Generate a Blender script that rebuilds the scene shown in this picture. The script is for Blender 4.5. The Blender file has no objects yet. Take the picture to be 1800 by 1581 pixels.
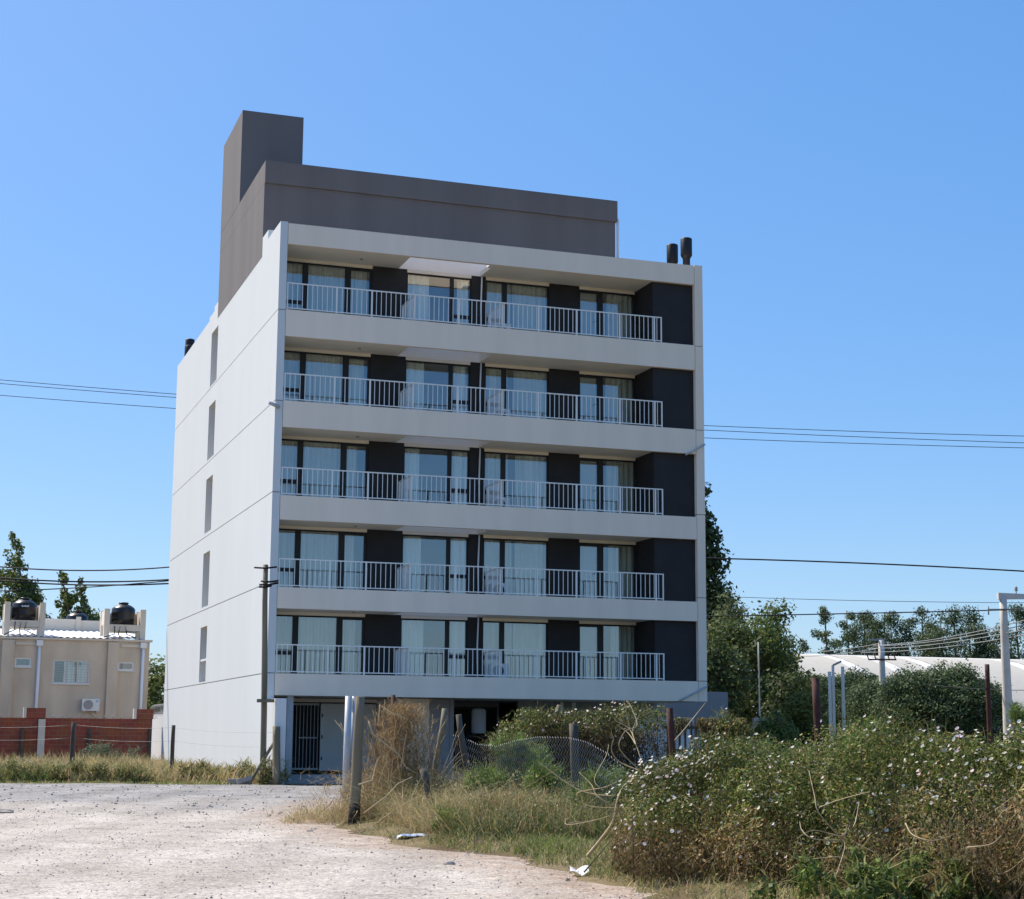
import bpy, math, random
import numpy as np
from mathutils import Vector, Matrix
R = math.radians
rng = np.random.default_rng(7)
random.seed(7)
sc = bpy.context.scene
col = sc.collection

# ------------------------------------------------------------------ camera
F, PITCH, ROLL, AZ = 2988.11, .1674, .0074, .3308        # focal length in pixels of an 1800 px wide picture
EYE = np.array([0, 0, 1.6])
fw = np.array([0, math.cos(PITCH), math.sin(PITCH)])
up0 = np.array([0, -math.sin(PITCH), math.cos(PITCH)]); rt0 = np.array([1., 0, 0])
rt = rt0 * math.cos(ROLL) + up0 * math.sin(ROLL); up = up0 * math.cos(ROLL) - rt0 * math.sin(ROLL)
cam = bpy.data.cameras.new('camera'); cam.sensor_width = 36; cam.lens = 36 * F / 1800
cam.clip_start = .1; cam.clip_end = 5000
co = bpy.data.objects.new('camera', cam); col.objects.link(co)
M3 = Matrix((rt, up, -fw)).transposed()
co.matrix_world = Matrix.Translation(EYE) @ M3.to_4x4()
sc.camera = co

# ------------------------------------------------------------------ world, sun, exposure
SUN_H = np.array([-.81, .58]); SUN_EL = R(52)
SUN_H = SUN_H / np.linalg.norm(SUN_H)
w = bpy.data.worlds.new('World'); sc.world = w; w.use_nodes = True
nt = w.node_tree; nt.nodes.clear()
sky = nt.nodes.new('ShaderNodeTexSky'); sky.sky_type = 'NISHITA'; sky.sun_disc = False
sky.sun_elevation = SUN_EL; sky.sun_rotation = math.atan2(SUN_H[0], SUN_H[1])
sky.altitude = 800; sky.air_density = 1.0; sky.dust_density = 2; sky.ozone_density = 2.5
gam = nt.nodes.new('ShaderNodeGamma'); gam.inputs['Gamma'].default_value = .45          # evens out the horizon glow
tint = nt.nodes.new('ShaderNodeMix'); tint.data_type = 'RGBA'; tint.blend_type = 'MULTIPLY'; tint.inputs[0].default_value = 1; tint.clamp_result = False
tint.inputs[7].default_value = (1.90, 2.31, 2.85, 1)
hsv = nt.nodes.new('ShaderNodeHueSaturation'); hsv.inputs['Saturation'].default_value = 2.0
bg = nt.nodes.new('ShaderNodeBackground'); bg.inputs['Strength'].default_value = .12
wo = nt.nodes.new('ShaderNodeOutputWorld')
nt.links.new(sky.outputs[0], gam.inputs['Color']); nt.links.new(gam.outputs[0], hsv.inputs['Color']); nt.links.new(hsv.outputs[0], tint.inputs[6]); nt.links.new(tint.outputs[2], bg.inputs['Color']); nt.links.new(bg.outputs[0], wo.inputs[0])
sl = bpy.data.lights.new('sun', 'SUN'); sl.energy = 5.0; sl.angle = R(.5); sl.color = (1, .91, .79)
so = bpy.data.objects.new('sun', sl); col.objects.link(so)
sd = Vector((SUN_H[0] * math.cos(SUN_EL), SUN_H[1] * math.cos(SUN_EL), math.sin(SUN_EL)))
so.rotation_euler = sd.to_track_quat('Z', 'Y').to_euler()
so.location = (-60, 20, 60)
vs = sc.view_settings
vs.view_transform = 'Standard'; vs.look = 'None'; vs.gamma = 1; vs.use_curve_mapping = False; vs.exposure = 0.35
sc.cycles.max_bounces = 8; sc.cycles.transparent_max_bounces = 12

# ------------------------------------------------------------------ measuring helpers (a pixel and a real distance give a point)
def ray(x, y): return fw * F + rt * (x - 900) + up * (790.5 - y)
def at(x, y, Y):
    d = ray(x, y); return EYE + d * (Y / d[1])
U = np.array([math.cos(AZ), math.sin(AZ), 0]); V = np.array([-math.sin(AZ), math.cos(AZ), 0])
O = np.array([-7.4283, 52.2618, 0.])
def onplane(x, y, org):                     # on a plane parallel to the facades: local (s, z)
    d = ray(x, y); k = ((org - EYE) @ V) / (d @ V); p = EYE + d * k - org
    return p @ U, p[2]
def W(s, t, z): return O + U * s + V * t + np.array([0, 0, z])

# ------------------------------------------------------------------ tags
def tag(o, label=None, cat=None, group=None, kind=None):
    if label: o['label'] = label
    if cat: o['category'] = cat
    if group: o['group'] = group
    if kind: o['kind'] = kind
    return o
def thing(name, label, cat, loc=(0, 0, 0), rz=0, group=None):
    o = bpy.data.objects.new(name, None); col.objects.link(o); o.location = loc; o.rotation_euler = (0, 0, rz)
    o.empty_display_size = .3
    return tag(o, label, cat, group)
def copy_tree(o, parent=None):
    c = o.copy(); col.objects.link(c)
    if parent: c.parent = parent
    for ch in o.children: copy_tree(ch, c)
    return c

# ------------------------------------------------------------------ materials
def mat(name, color, rough=.85, var=.12, scale=1.5, metal=0, bump=0, bscale=40, streak=0, spec=.3, col2=None):
    m = bpy.data.materials.new(name); m.use_nodes = True; n = m.node_tree.nodes; l = m.node_tree.links
    b = n['Principled BSDF']; b.inputs['Roughness'].default_value = rough; b.inputs['Metallic'].default_value = metal
    b.inputs['Specular IOR Level'].default_value = spec
    tc = n.new('ShaderNodeTexCoord')
    no = n.new('ShaderNodeTexNoise'); no.inputs['Scale'].default_value = scale; no.inputs['Detail'].default_value = 6
    l.new(tc.outputs['Object'], no.inputs['Vector'])
    if streak:
        mp = n.new('ShaderNodeMapping'); mp.inputs['Scale'].default_value = (1, 1, streak); l.new(tc.outputs['Object'], mp.inputs['Vector']); l.new(mp.outputs[0], no.inputs['Vector'])
    r = n.new('ShaderNodeValToRGB'); r.color_ramp.elements[0].position = .3; r.color_ramp.elements[1].position = .7
    c2 = col2 or tuple(min(1, c * (1 + var)) for c in color)
    c1 = color if col2 else tuple(c * (1 - var) for c in color)
    r.color_ramp.elements[0].color = (*c1, 1); r.color_ramp.elements[1].color = (*c2, 1)
    l.new(no.outputs['Fac'], r.inputs['Fac']); l.new(r.outputs['Color'], b.inputs['Base Color'])
    if bump:
        n2 = n.new('ShaderNodeTexNoise'); n2.inputs['Scale'].default_value = bscale; n2.inputs['Detail'].default_value = 4
        l.new(tc.outputs['Object'], n2.inputs['Vector'])
        bp = n.new('ShaderNodeBump'); bp.inputs['Strength'].default_value = bump; bp.inputs['Distance'].default_value = .02
        l.new(n2.outputs['Fac'], bp.inputs['Height']); l.new(bp.outputs[0], b.inputs['Normal'])
    return m
def leafmat(name, trans=.35, rough=.6):
    m = bpy.data.materials.new(name); m.use_nodes = True; n = m.node_tree.nodes; l = m.node_tree.links
    b = n['Principled BSDF']; b.inputs['Roughness'].default_value = rough; b.inputs['Specular IOR Level'].default_value = .25
    a = n.new('ShaderNodeAttribute'); a.attribute_name = 'tint'
    l.new(a.outputs['Color'], b.inputs['Base Color'])
    t = n.new('ShaderNodeBsdfTranslucent'); l.new(a.outputs['Color'], t.inputs['Color'])
    mx = n.new('ShaderNodeMixShader'); mx.inputs[0].default_value = trans
    l.new(b.outputs[0], mx.inputs[1]); l.new(t.outputs[0], mx.inputs[2]); l.new(mx.outputs[0], n['Material Output'].inputs[0])
    return m
def glassmat(name, refl=.2, tint=(.9, .93, .92)):
    m = bpy.data.materials.new(name); m.use_nodes = True; n = m.node_tree.nodes; l = m.node_tree.links
    n.remove(n['Principled BSDF'])
    t = n.new('ShaderNodeBsdfTransparent'); t.inputs[0].default_value = (*tint, 1)
    g = n.new('ShaderNodeBsdfGlossy'); g.inputs['Roughness'].default_value = .015; g.inputs['Color'].default_value = (.95, .97, 1, 1)
    tc = n.new('ShaderNodeTexCoord'); no = n.new('ShaderNodeTexNoise'); no.inputs['Scale'].default_value = 1.3
    l.new(tc.outputs['Object'], no.inputs['Vector'])
    bp = n.new('ShaderNodeBump'); bp.inputs['Strength'].default_value = .05; bp.inputs['Distance'].default_value = .02
    l.new(no.outputs['Fac'], bp.inputs['Height']); l.new(bp.outputs[0], g.inputs['Normal'])
    mx = n.new('ShaderNodeMixShader'); mx.inputs[0].default_value = refl
    l.new(t.outputs[0], mx.inputs[1]); l.new(g.outputs[0], mx.inputs[2]); l.new(mx.outputs[0], n['Material Output'].inputs[0])
    return m
M = dict(
    stucco=mat('white_stucco', (.655, .675, .675), var=.022, scale=.6, streak=.25, bump=.12, bscale=25),
    beam=mat('white_render', (.86, .74, .61), var=.045, scale=1.6, streak=.12, bump=.1, bscale=30),
    fascia=mat('well_lit_white_render', (.88, .85, .80), var=.03),  # floor edges: whitened so the colour carries the light of the well
    soffit=mat('soffit_concrete', (.84, .76, .63), var=.05, scale=1.2, bump=.1),
    grey=mat('grey_render', (.168, .153, .15), var=.10, scale=.8, streak=.07, bump=.15, bscale=25),
    greywall=mat('mid_grey_render', (.30, .29, .30), var=.06, scale=.7, bump=.1),
    black=mat('black_cladding', (.025, .024, .026), var=.15, scale=2, rough=.7),
    frame=mat('black_aluminium', (.018, .018, .020), var=.1, rough=.45),
    joint=mat('joint_backing', (.22, .21, .20), var=.1),  # dark backing seen in the gaps between wall panels
    rail=mat('painted_steel_rail', (.84, .83, .80), var=.03, rough=.5),
    galv=mat('galvanised_steel', (.46, .47, .49), var=.08, scale=5, rough=.5, metal=.2),
    curtain=mat('curtain_cloth', (.62, .60, .52), var=.25, scale=14, streak=.02),  # vertical streaks put the shade of the folds into the cloth colour
    curtain_lit=mat('well_lit_curtain_cloth', (.84, .83, .76), var=.10, scale=14, streak=.02),  # second bay: whitened for light from the well, fold shade painted as streaks
    blind=mat('roller_blind', (.45, .45, .42), var=.03),
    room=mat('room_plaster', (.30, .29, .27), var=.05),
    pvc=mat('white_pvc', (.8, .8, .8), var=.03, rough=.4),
    flue=mat('black_flue_metal', (.02, .02, .022), var=.1, rough=.5),
    glass=glassmat('window_glass', .135),
    timber=mat('weathered_timber', (.20, .17, .115), var=.3, scale=4, streak=.12, bump=.3),
    timberdark=mat('old_fence_timber', (.10, .085, .07), var=.35, scale=6, streak=.12, bump=.3),
    tar=mat('tarred_timber', (.03, .028, .026), var=.2),
    rust=mat('rusty_steel', (.075, .030, .024), var=.4, scale=7, rough=.8, bump=.3),
    conc=mat('pole_concrete', (.64, .59, .53), var=.08, scale=3, bump=.15),
    concd=mat('grey_concrete', (.36, .35, .34), var=.1, scale=2, bump=.2),
    cable=mat('black_cable', (.012, .012, .013), var=.1, rough=.6),
    wire=mat('galvanised_wire', (.33, .33, .32), var=.2, rough=.5, metal=.3),
    tan=mat('tan_render', (.60, .50, .385), var=.14, scale=1.3, streak=.35, bump=.15),
    tanp=mat('pale_render', (.66, .58, .47), var=.08, scale=.8, streak=.4),
    zinc=mat('zinc_roofing', (.80, .82, .84), var=.06, scale=1, rough=.55),
    plastic=mat('black_tank_plastic', (.012, .012, .013), var=.1, rough=.35, spec=.5),
    white=mat('white_enamel', (.75, .75, .73), var=.04, rough=.45),
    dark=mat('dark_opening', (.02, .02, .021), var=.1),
    trunk=mat('tree_bark', (.13, .10, .075), var=.3, scale=3, streak=.2, bump=.4),
    twig=mat('dry_twigs', (.09, .07, .045), var=.3, scale=8),
    straw=mat('dry_vine_stem', (.42, .33, .20), var=.25, scale=9),
    roofw=mat('white_roof_sheet', (.70, .69, .66), var=.03),
    roofg=mat('grey_roof_sheet', (.50, .47, .40), var=.05),
    leaf=leafmat('leaf', .35), grassm=leafmat('grass_blade', .3, .8), petal=leafmat('flower_petal', .5, .7),
    mat_green=mat('green_door_mat', (.02, .03, .018), var=.2),
    rock=mat('field_stone', (.36, .31, .27), var=.25, scale=9, bump=.4),
    paper=mat('white_paper_litter', (.8, .8, .8), var=.05),
    bluebag=mat('blue_plastic_bag', (.10, .26, .55), var=.4, scale=9, rough=.4, col2=(.75, .78, .82)),
)
# brick wall
def brickmat():
    m = bpy.data.materials.new('hollow_clay_brick'); m.use_nodes = True; n = m.node_tree.nodes; l = m.node_tree.links
    b = n['Principled BSDF']; b.inputs['Roughness'].default_value = .9
    tc = n.new('ShaderNodeTexCoord'); mp = n.new('ShaderNodeMapping'); mp.inputs['Rotation'].default_value = (R(90), 0, 0)
    br = n.new('ShaderNodeTexBrick'); br.inputs['Color1'].default_value = (.42, .105, .06, 1); br.inputs['Color2'].default_value = (.33, .08, .05, 1)
    br.inputs['Mortar'].default_value = (.33, .17, .13, 1); br.inputs['Scale'].default_value = 1; br.inputs['Mortar Size'].default_value = .012
    br.inputs['Brick Width'].default_value = .36; br.inputs['Row Height'].default_value = .19
    no = n.new('ShaderNodeTexNoise'); no.inputs['Scale'].default_value = 1.2
    mx = n.new('ShaderNodeMix'); mx.data_type = 'RGBA'; mx.blend_type = 'MULTIPLY'; mx.inputs[0].default_value = .6
    l.new(tc.outputs['Object'], mp.inputs[0]); l.new(mp.outputs[0], br.inputs['Vector']); l.new(tc.outputs['Object'], no.inputs['Vector'])
    l.new(br.outputs['Color'], mx.inputs[6]); l.new(no.outputs['Color'], mx.inputs[7]); l.new(mx.outputs[2], b.inputs['Base Color'])
    bp = n.new('ShaderNodeBump'); bp.inputs['Strength'].default_value = .4; bp.invert = True
    l.new(br.outputs['Fac'], bp.inputs['Height']); l.new(bp.outputs[0], b.inputs['Normal'])
    return m
M['brick'] = brickmat()

# ------------------------------------------------------------------ mesh builders
class MB:
    def __init__(s): s.v = []; s.f = []; s.sm = []
    def box(s, x0, x1, y0, y1, z0, z1):
        b = len(s.v)
        s.v += [(x, y, z) for z in (z0, z1) for y in (y0, y1) for x in (x0, x1)]
        s.f += [tuple(b + i for i in q) for q in ((0, 2, 3, 1), (4, 5, 7, 6), (0, 1, 5, 4), (2, 6, 7, 3), (0, 4, 6, 2), (1, 3, 7, 5))]
        s.sm += [False] * 6; return s
    def bar(s, p, q, wx, wy=None):                      # square bar between two points
        return s.tube([p, q], [wx / 2 * 1.414] * 2, 4, rot=math.pi / 4, smooth=False)
    def tube(s, pts, rad, n=8, cap=True, rot=0, smooth=True):
        pts = [Vector(p) for p in pts]
        if not hasattr(rad, '__len__'): rad = [rad] * len(pts)
        b = len(s.v); ref = None
        for i, p in enumerate(pts):
            d = (pts[min(i + 1, len(pts) - 1)] - pts[max(i - 1, 0)]).normalized()
            if ref is None: ref = d.cross(Vector((0, 1, 0)) if abs(d.y) < .9 else Vector((1, 0, 0))).normalized()
            ref = (ref - d * ref.dot(d)).normalized(); bi = d.cross(ref)
            for k in range(n):
                a = rot + 2 * math.pi * k / n
                s.v.append(tuple(p + (ref * math.cos(a) + bi * math.sin(a)) * rad[i]))
        for i in range(len(pts) - 1):
            for k in range(n):
                s.f.append((b + i * n + k, b + i * n + (k + 1) % n, b + (i + 1) * n + (k + 1) % n, b + (i + 1) * n + k)); s.sm.append(smooth)
        if cap:
            s.f.append(tuple(b + k for k in range(n))[::-1]); s.sm.append(False)
            e = b + (len(pts) - 1) * n; s.f.append(tuple(e + k for k in range(n))); s.sm.append(False)
        return s
    def lathe(s, c, prof, n=24):                        # profile of (r, z)
        return s.tube([(c[0], c[1], c[2] + z) for r, z in prof], [r for r, z in prof], n)
    def grid(s, P, smooth=True):                        # P[i][j] points
        b = len(s.v); ni = len(P); nj = len(P[0])
        for row in P: s.v += [tuple(p) for p in row]
        for i in range(ni - 1):
            for j in range(nj - 1):
                s.f.append((b + i * nj + j, b + i * nj + j + 1, b + (i + 1) * nj + j + 1, b + (i + 1) * nj + j)); s.sm.append(smooth)
        return s
    def build(s, name, m, parent=None):
        me = bpy.data.meshes.new(name); me.from_pydata(s.v, [], s.f); me.materials.append(m)
        me.polygons.foreach_set('use_smooth', s.sm); me.update()
        o = bpy.data.objects.new(name, me); col.objects.link(o)
        if parent: o.parent = parent
        return o

class Foliage:                                          # many small faces with their own leaf colour
    def __init__(s): s.v = []; s.fs = []; s.c = []; s.n = 0
    def _add(s, verts, k, colr):
        n = verts.shape[0] // k
        s.v.append(verts); s.fs.append((s.n + np.arange(n * k).reshape(n, k))); s.c.append(colr); s.n += n * k
    def leaves(s, P, N, size, colr, aspect=.55, droop=0.):
        n = len(P)
        N = N / (np.linalg.norm(N, axis=1, keepdims=True) + 1e-9)
        r = rng.normal(size=(n, 3)); A = np.cross(N, r); A /= np.linalg.norm(A, axis=1, keepdims=True) + 1e-9
        if droop: A[:, 2] -= droop; A /= np.linalg.norm(A, axis=1, keepdims=True) + 1e-9
        B = np.cross(N, A); B /= np.linalg.norm(B, axis=1, keepdims=True) + 1e-9
        sz = np.broadcast_to(np.asarray(size, float), (n,))[:, None]
        v = np.stack([P - A * sz * .5, P + B * sz * aspect * .5, P + A * sz * .5 + N * sz * .12, P - B * sz * aspect * .5], 1).reshape(-1, 3)
        s._add(v, 4, colr)
    def blades(s, P, D, L, wd, colr, bend=.35):
        n = len(P); D = D / np.linalg.norm(D, axis=1, keepdims=True)
        a = rng.uniform(0, 2 * np.pi, n); S = np.stack([np.cos(a), np.sin(a), 0 * a], 1)
        bd = rng.normal(size=(n, 3)) * bend; bd[:, 2] = -np.abs(bd[:, 2]) * .6
        L = np.broadcast_to(np.asarray(L, float), (n,))[:, None]; wd = np.broadcast_to(np.asarray(wd, float), (n,))[:, None]
        mid = P + D * L * .55 + bd * L * .25; tip = P + D * L + bd * L
        v = np.stack([P - S * wd / 2, P + S * wd / 2, mid + S * wd * .4, mid - S * wd * .4], 1).reshape(-1, 3); s._add(v, 4, colr)
        v = np.stack([mid - S * wd * .4, mid + S * wd * .4, tip], 1).reshape(-1, 3); s._add(v, 3, colr)
    def cups(s, P, N, size, colr):                      # open funnel flowers, six petals' worth of faces
        n = len(P); N = N / np.linalg.norm(N, axis=1, keepdims=True)
        r = rng.normal(size=(n, 3)); A = np.cross(N, r); A /= np.linalg.norm(A, axis=1, keepdims=True); B = np.cross(N, A)
        sz = np.broadcast_to(np.asarray(size, float), (n,))[:, None]
        for k in range(6):
            a0, a1 = k * math.pi / 3, (k + 1) * math.pi / 3
            e0 = P + (A * math.cos(a0) + B * math.sin(a0)) * sz * .5 + N * sz * .3; e1 = P + (A * math.cos(a1) + B * math.sin(a1)) * sz * .5 + N * sz * .3
            s._add(np.stack([P, e0, e1], 1).reshape(-1, 3), 3, colr)
    def build(s, name, m, parent=None):
        v = np.concatenate(s.v); c = np.concatenate(s.c); sizes = np.concatenate([np.full(len(f), f.shape[1]) for f in s.fs])
        loops = np.concatenate([f.ravel() for f in s.fs])
        me = bpy.data.meshes.new(name); me.vertices.add(len(v)); me.vertices.foreach_set('co', v.astype(np.float32).ravel())
        me.loops.add(len(loops)); me.loops.foreach_set('vertex_index', loops.astype(np.int32))
        me.polygons.add(len(sizes)); st = np.concatenate([[0], np.cumsum(sizes)[:-1]])
        me.polygons.foreach_set('loop_start', st.astype(np.int32)); me.polygons.foreach_set('loop_total', sizes.astype(np.int32))
        at_ = me.attributes.new('tint', 'FLOAT_COLOR', 'FACE')
        at_.data.foreach_set('color', np.concatenate([c, np.ones((len(c), 1))], 1).astype(np.float32).ravel())
        me.materials.append(m); me.update(calc_edges=True)
        o = bpy.data.objects.new(name, me); col.objects.link(o)
        if parent: o.parent = parent
        return o

def pick(n, cols, jit=.18):
    c = np.array(cols)[rng.integers(0, len(cols), n)]
    return np.clip(c * (1 + rng.normal(0, jit, (n, 1))) * (1 + rng.normal(0, .06, (n, 3))), .004, .95)
def sph(n):
    d = rng.normal(size=(n, 3)); return d / np.linalg.norm(d, axis=1, keepdims=True)
_gr = rng.uniform(0, 2 * np.pi, (6, 8)); _gd = rng.normal(size=(8, 3))
def fnoise(P, sc_):                                     # smooth pseudo-noise in about -1..1
    P = np.atleast_2d(P); q = P @ _gd.T * sc_ + _gr[0]
    return (np.sin(q) + .5 * np.sin(q[:, ::-1] * 1.9 + _gr[1])).mean(1) * 1.8

# ------------------------------------------------------------------ ground
EX = np.array([[10., 2.9], [14, 2.1], [17.6, 1.5], [19, 1.15], [21.3, .7], [24.3, -.35], [25.4, -1.25], [28.1, -2.3], [31, -3.0], [33.7, -3.6], [37, -3.9], [42, -3.2], [46, -1.5], [51, 1.0], [60, 2]])
def edge(y): return np.interp(y, EX[:, 0], EX[:, 1])
def sstep(a, b, x): t = np.clip((x - a) / (b - a), 0, 1); return t * t * (3 - 2 * t)
def gz(x, y):
    x = np.asarray(x, float); y = np.asarray(y, float)
    z = .16 * sstep(30, 50, y)
    z = z + .13 * sstep(0, .9, x - edge(y)) * sstep(9, 12, y) * (1 - sstep(38, 46, y))
    z = z + .012 * np.sin(x * 1.3 + y * .4) * np.sin(y * .9 - x * .3) * (y < 120)
    return z
def gxy(x, y): return float(gz(x, y))
def groundmat():
    m = bpy.data.materials.new('dry_soil'); m.use_nodes = True; n = m.node_tree.nodes; l = m.node_tree.links
    b = n['Principled BSDF']; b.inputs['Roughness'].default_value = .95; b.inputs['Specular IOR Level'].default_value = .1
    tc = n.new('ShaderNodeTexCoord'); no = n.new('ShaderNodeTexNoise'); no.inputs['Scale'].default_value = .7; no.inputs['Detail'].default_value = 8
    r = n.new('ShaderNodeValToRGB'); e = r.color_ramp.elements
    e[0].position = .35; e[0].color = (.12, .085, .05, 1); e[1].position = .65; e[1].color = (.22, .17, .10, 1)
    x = r.color_ramp.elements.new(.5); x.color = (.15, .125, .06, 1)
    n2 = n.new('ShaderNodeTexNoise'); n2.inputs['Scale'].default_value = 12; n2.inputs['Detail'].default_value = 6
    bp = n.new('ShaderNodeBump'); bp.inputs['Strength'].default_value = .8; bp.inputs['Distance'].default_value = .06
    l.new(tc.outputs['Object'], no.inputs['Vector']); l.new(tc.outputs['Object'], n2.inputs['Vector'])
    l.new(no.outputs['Fac'], r.inputs['Fac']); l.new(r.outputs[0], b.inputs['Base Color']); l.new(n2.outputs['Fac'], bp.inputs['Height']); l.new(bp.outputs[0], b.inputs['Normal'])
    return m
def gravelmat():
    m = bpy.data.materials.new('road_gravel'); m.use_nodes = True; n = m.node_tree.nodes; l = m.node_tree.links
    b = n['Principled BSDF']; b.inputs['Roughness'].default_value = .95; b.inputs['Specular IOR Level'].default_value = .15
    tc = n.new('ShaderNodeTexCoord'); P = tc.outputs['Object']
    def noise(s, d=5, dist=0):
        q = n.new('ShaderNodeTexNoise'); q.inputs['Scale'].default_value = s; q.inputs['Detail'].default_value = d; q.inputs['Distortion'].default_value = dist; l.new(P, q.inputs['Vector']); return q
    def ramp(src, stops):
        r = n.new('ShaderNodeValToRGB'); e = r.color_ramp.elements
        while len(e) < len(stops): e.new(.5)
        for k, (p, c) in enumerate(stops): e[k].position = p; e[k].color = (*c, 1)
        l.new(src, r.inputs['Fac']); return r
    def mix(f, a, c, bt='MIX'):
        q = n.new('ShaderNodeMix'); q.data_type = 'RGBA'; q.blend_type = bt
        if hasattr(f, 'is_linked'): l.new(f, q.inputs[0])
        else: q.inputs[0].default_value = f
        l.new(a, q.inputs[6]); l.new(c, q.inputs[7]); return q.outputs[2]
    big = noise(.35, 4, .5); pink = ramp(big.outputs['Fac'], [(.3, (.41, .37, .32)), (.7, (.54, .495, .44))])
    grey = ramp(noise(.8).outputs['Fac'], [(.3, (.25, .245, .24)), (.7, (.36, .35, .34))])
    # the grey gravel lies on the far cross street, pinkish dirt on the near road; ragged limit between
    sp = n.new('ShaderNodeSeparateXYZ'); l.new(P, sp.inputs[0])
    wob = n.new('ShaderNodeMath'); wob.operation = 'MULTIPLY_ADD'; l.new(noise(.22, 5).outputs['Fac'], wob.inputs[0]); wob.inputs[1].default_value = 14; l.new(sp.outputs['Y'], wob.inputs[2])
    mr = n.new('ShaderNodeMapRange'); l.new(wob.outputs[0], mr.inputs[0]); mr.inputs[1].default_value = 41; mr.inputs[2].default_value = 49
    base = mix(mr.outputs[0], pink.outputs[0], grey.outputs[0])
    # soft wheel tracks: paler, compacted bands following the lane
    wv = n.new('ShaderNodeTexWave'); wv.bands_direction = 'X'; wv.inputs['Scale'].default_value = .17; wv.inputs['Distortion'].default_value = 2.2; wv.inputs['Detail'].default_value = 3; wv.inputs['Detail Scale'].default_value = .5
    mpw = n.new('ShaderNodeMapping'); mpw.inputs['Scale'].default_value = (1, .18, 1); mpw.inputs['Rotation'].default_value = (0, 0, .12); l.new(P, mpw.inputs['Vector']); l.new(mpw.outputs[0], wv.inputs['Vector'])
    trk = ramp(wv.outputs['Fac'], [(.2, (.88, .87, .865)), (.75, (1.04, 1.035, 1.03))])
    base = mix(.8, base, trk.outputs[0], 'MULTIPLY')
    pat = ramp(noise(1.6, 6, .8).outputs['Fac'], [(.32, (.80, .79, .78)), (.55, (1.03, 1.03, 1.03))])
    base = mix(.8, base, pat.outputs[0], 'MULTIPLY')
    ed = n.new('ShaderNodeAttribute'); ed.attribute_name = 'bank_dist'
    wb = n.new('ShaderNodeMath'); wb.operation = 'MULTIPLY_ADD'; l.new(noise(1.1, 6).outputs['Fac'], wb.inputs[0]); wb.inputs[1].default_value = 2.4; l.new(ed.outputs['Fac'], wb.inputs[2])
    m3 = n.new('ShaderNodeMapRange'); l.new(wb.outputs[0], m3.inputs[0]); m3.inputs[1].default_value = 1.5; m3.inputs[2].default_value = 2.9; m3.inputs[3].default_value = .75; m3.inputs[4].default_value = 0
    soil = ramp(noise(2.2, 6).outputs['Fac'], [(.35, (.30, .215, .155)), (.65, (.42, .325, .25))])
    base = mix(m3.outputs[0], base, soil.outputs[0])
    # single stones: cell colours
    vo = n.new('ShaderNodeTexVoronoi'); vo.inputs['Scale'].default_value = 31; l.new(P, vo.inputs['Vector'])
    bw = n.new('ShaderNodeSeparateColor'); l.new(vo.outputs['Color'], bw.inputs[0])
    st = ramp(bw.outputs[0], [(0., (.38, .36, .35)), (.2, (.80, .79, .78)), (.75, (1.04, 1.04, 1.04)), (1, (1.35, 1.32, 1.28))])
    base = mix(.75, base, st.outputs[0], 'MULTIPLY')
    v2 = n.new('ShaderNodeTexVoronoi'); v2.inputs['Scale'].default_value = 9; l.new(P, v2.inputs['Vector'])
    s2 = n.new('ShaderNodeSeparateColor'); l.new(v2.outputs['Color'], s2.inputs[0])
    st2 = ramp(s2.outputs[1], [(0., (.6, .6, .6)), (.1, (1, 1, 1)), (1, (1, 1, 1))])
    base = mix(.5, base, st2.outputs[0], 'MULTIPLY')
    l.new(base, b.inputs['Base Color'])
    bp = n.new('ShaderNodeBump'); bp.inputs['Strength'].default_value = .45; bp.inputs['Distance'].default_value = .02; bp.invert = True
    l.new(vo.outputs['Distance'], bp.inputs['Height'])
    b2 = n.new('ShaderNodeBump'); b2.inputs['Strength'].default_value = .6; b2.inputs['Distance'].default_value = .08; l.new(noise(5, 8).outputs['Fac'], b2.inputs['Height'])
    l.new(bp.outputs[0], b2.inputs['Normal']); l.new(b2.outputs[0], b.inputs['Normal'])
    return m
def axis(a, b, step, far):
    mid = list(np.arange(a, b + 1e-6, step)); g = step; lo = a; hi = b; L = []; H = []
    while hi < far: g *= 1.35; hi += g; H.append(hi)
    g = step
    while lo > -far: g *= 1.35; lo -= g; L.append(lo)
    return np.array(L[::-1] + mid + H)
gx = axis(-20, 14, .4, 2500); gy = axis(-4, 66, .4, 2500)
mb = MB(); P = []
XX, YY = np.meshgrid(gx, gy); ZZ = gz(XX, YY) - .02
mb.grid(np.stack([XX, YY, ZZ], -1).tolist()); tag(mb.build('ground', groundmat()), kind='structure')
# gravel road sheet with a ragged edge
FAR = 50.6
rows = np.concatenate([np.arange(-6, 12, 1.), np.arange(12, 34, .2), np.arange(34, FAR + .01, .3)])
cols = np.concatenate([np.linspace(-90, -16, 30), np.linspace(-15.5, -.3, 60)])
mb = MB(); P = []
for i, y in enumerate(rows):
    jag = .22 * math.sin(y * 2.1) * math.sin(y * .7 + 1) + rng.normal(0, .05) if y > 10 else 0
    e = float(edge(y)) + jag; row = []
    for c in np.concatenate([cols, [0.]]):
        x = e + c if c > -16 else e * (1 - (-c - 16) / 74) + c
        yy = y + (.28 * math.sin(x * 1.1) + .2 * math.sin(x * 3.1 + 1) if i == len(rows) - 1 else 0)
        row.append((x, yy, gxy(x, yy) + (.012 if c < 0 and i < len(rows) - 1 else -.012)))
    P.append(row)
mb.grid(P); rd_ = mb.build('gravel_road', gravelmat()); tag(rd_, kind='structure')
ba = rd_.data.attributes.new('bank_dist', 'FLOAT', 'POINT')
ba.data.foreach_set('value', [float(edge(v[1]) - v[0]) if v[1] < 44 else 9. for v in mb.v])
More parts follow.
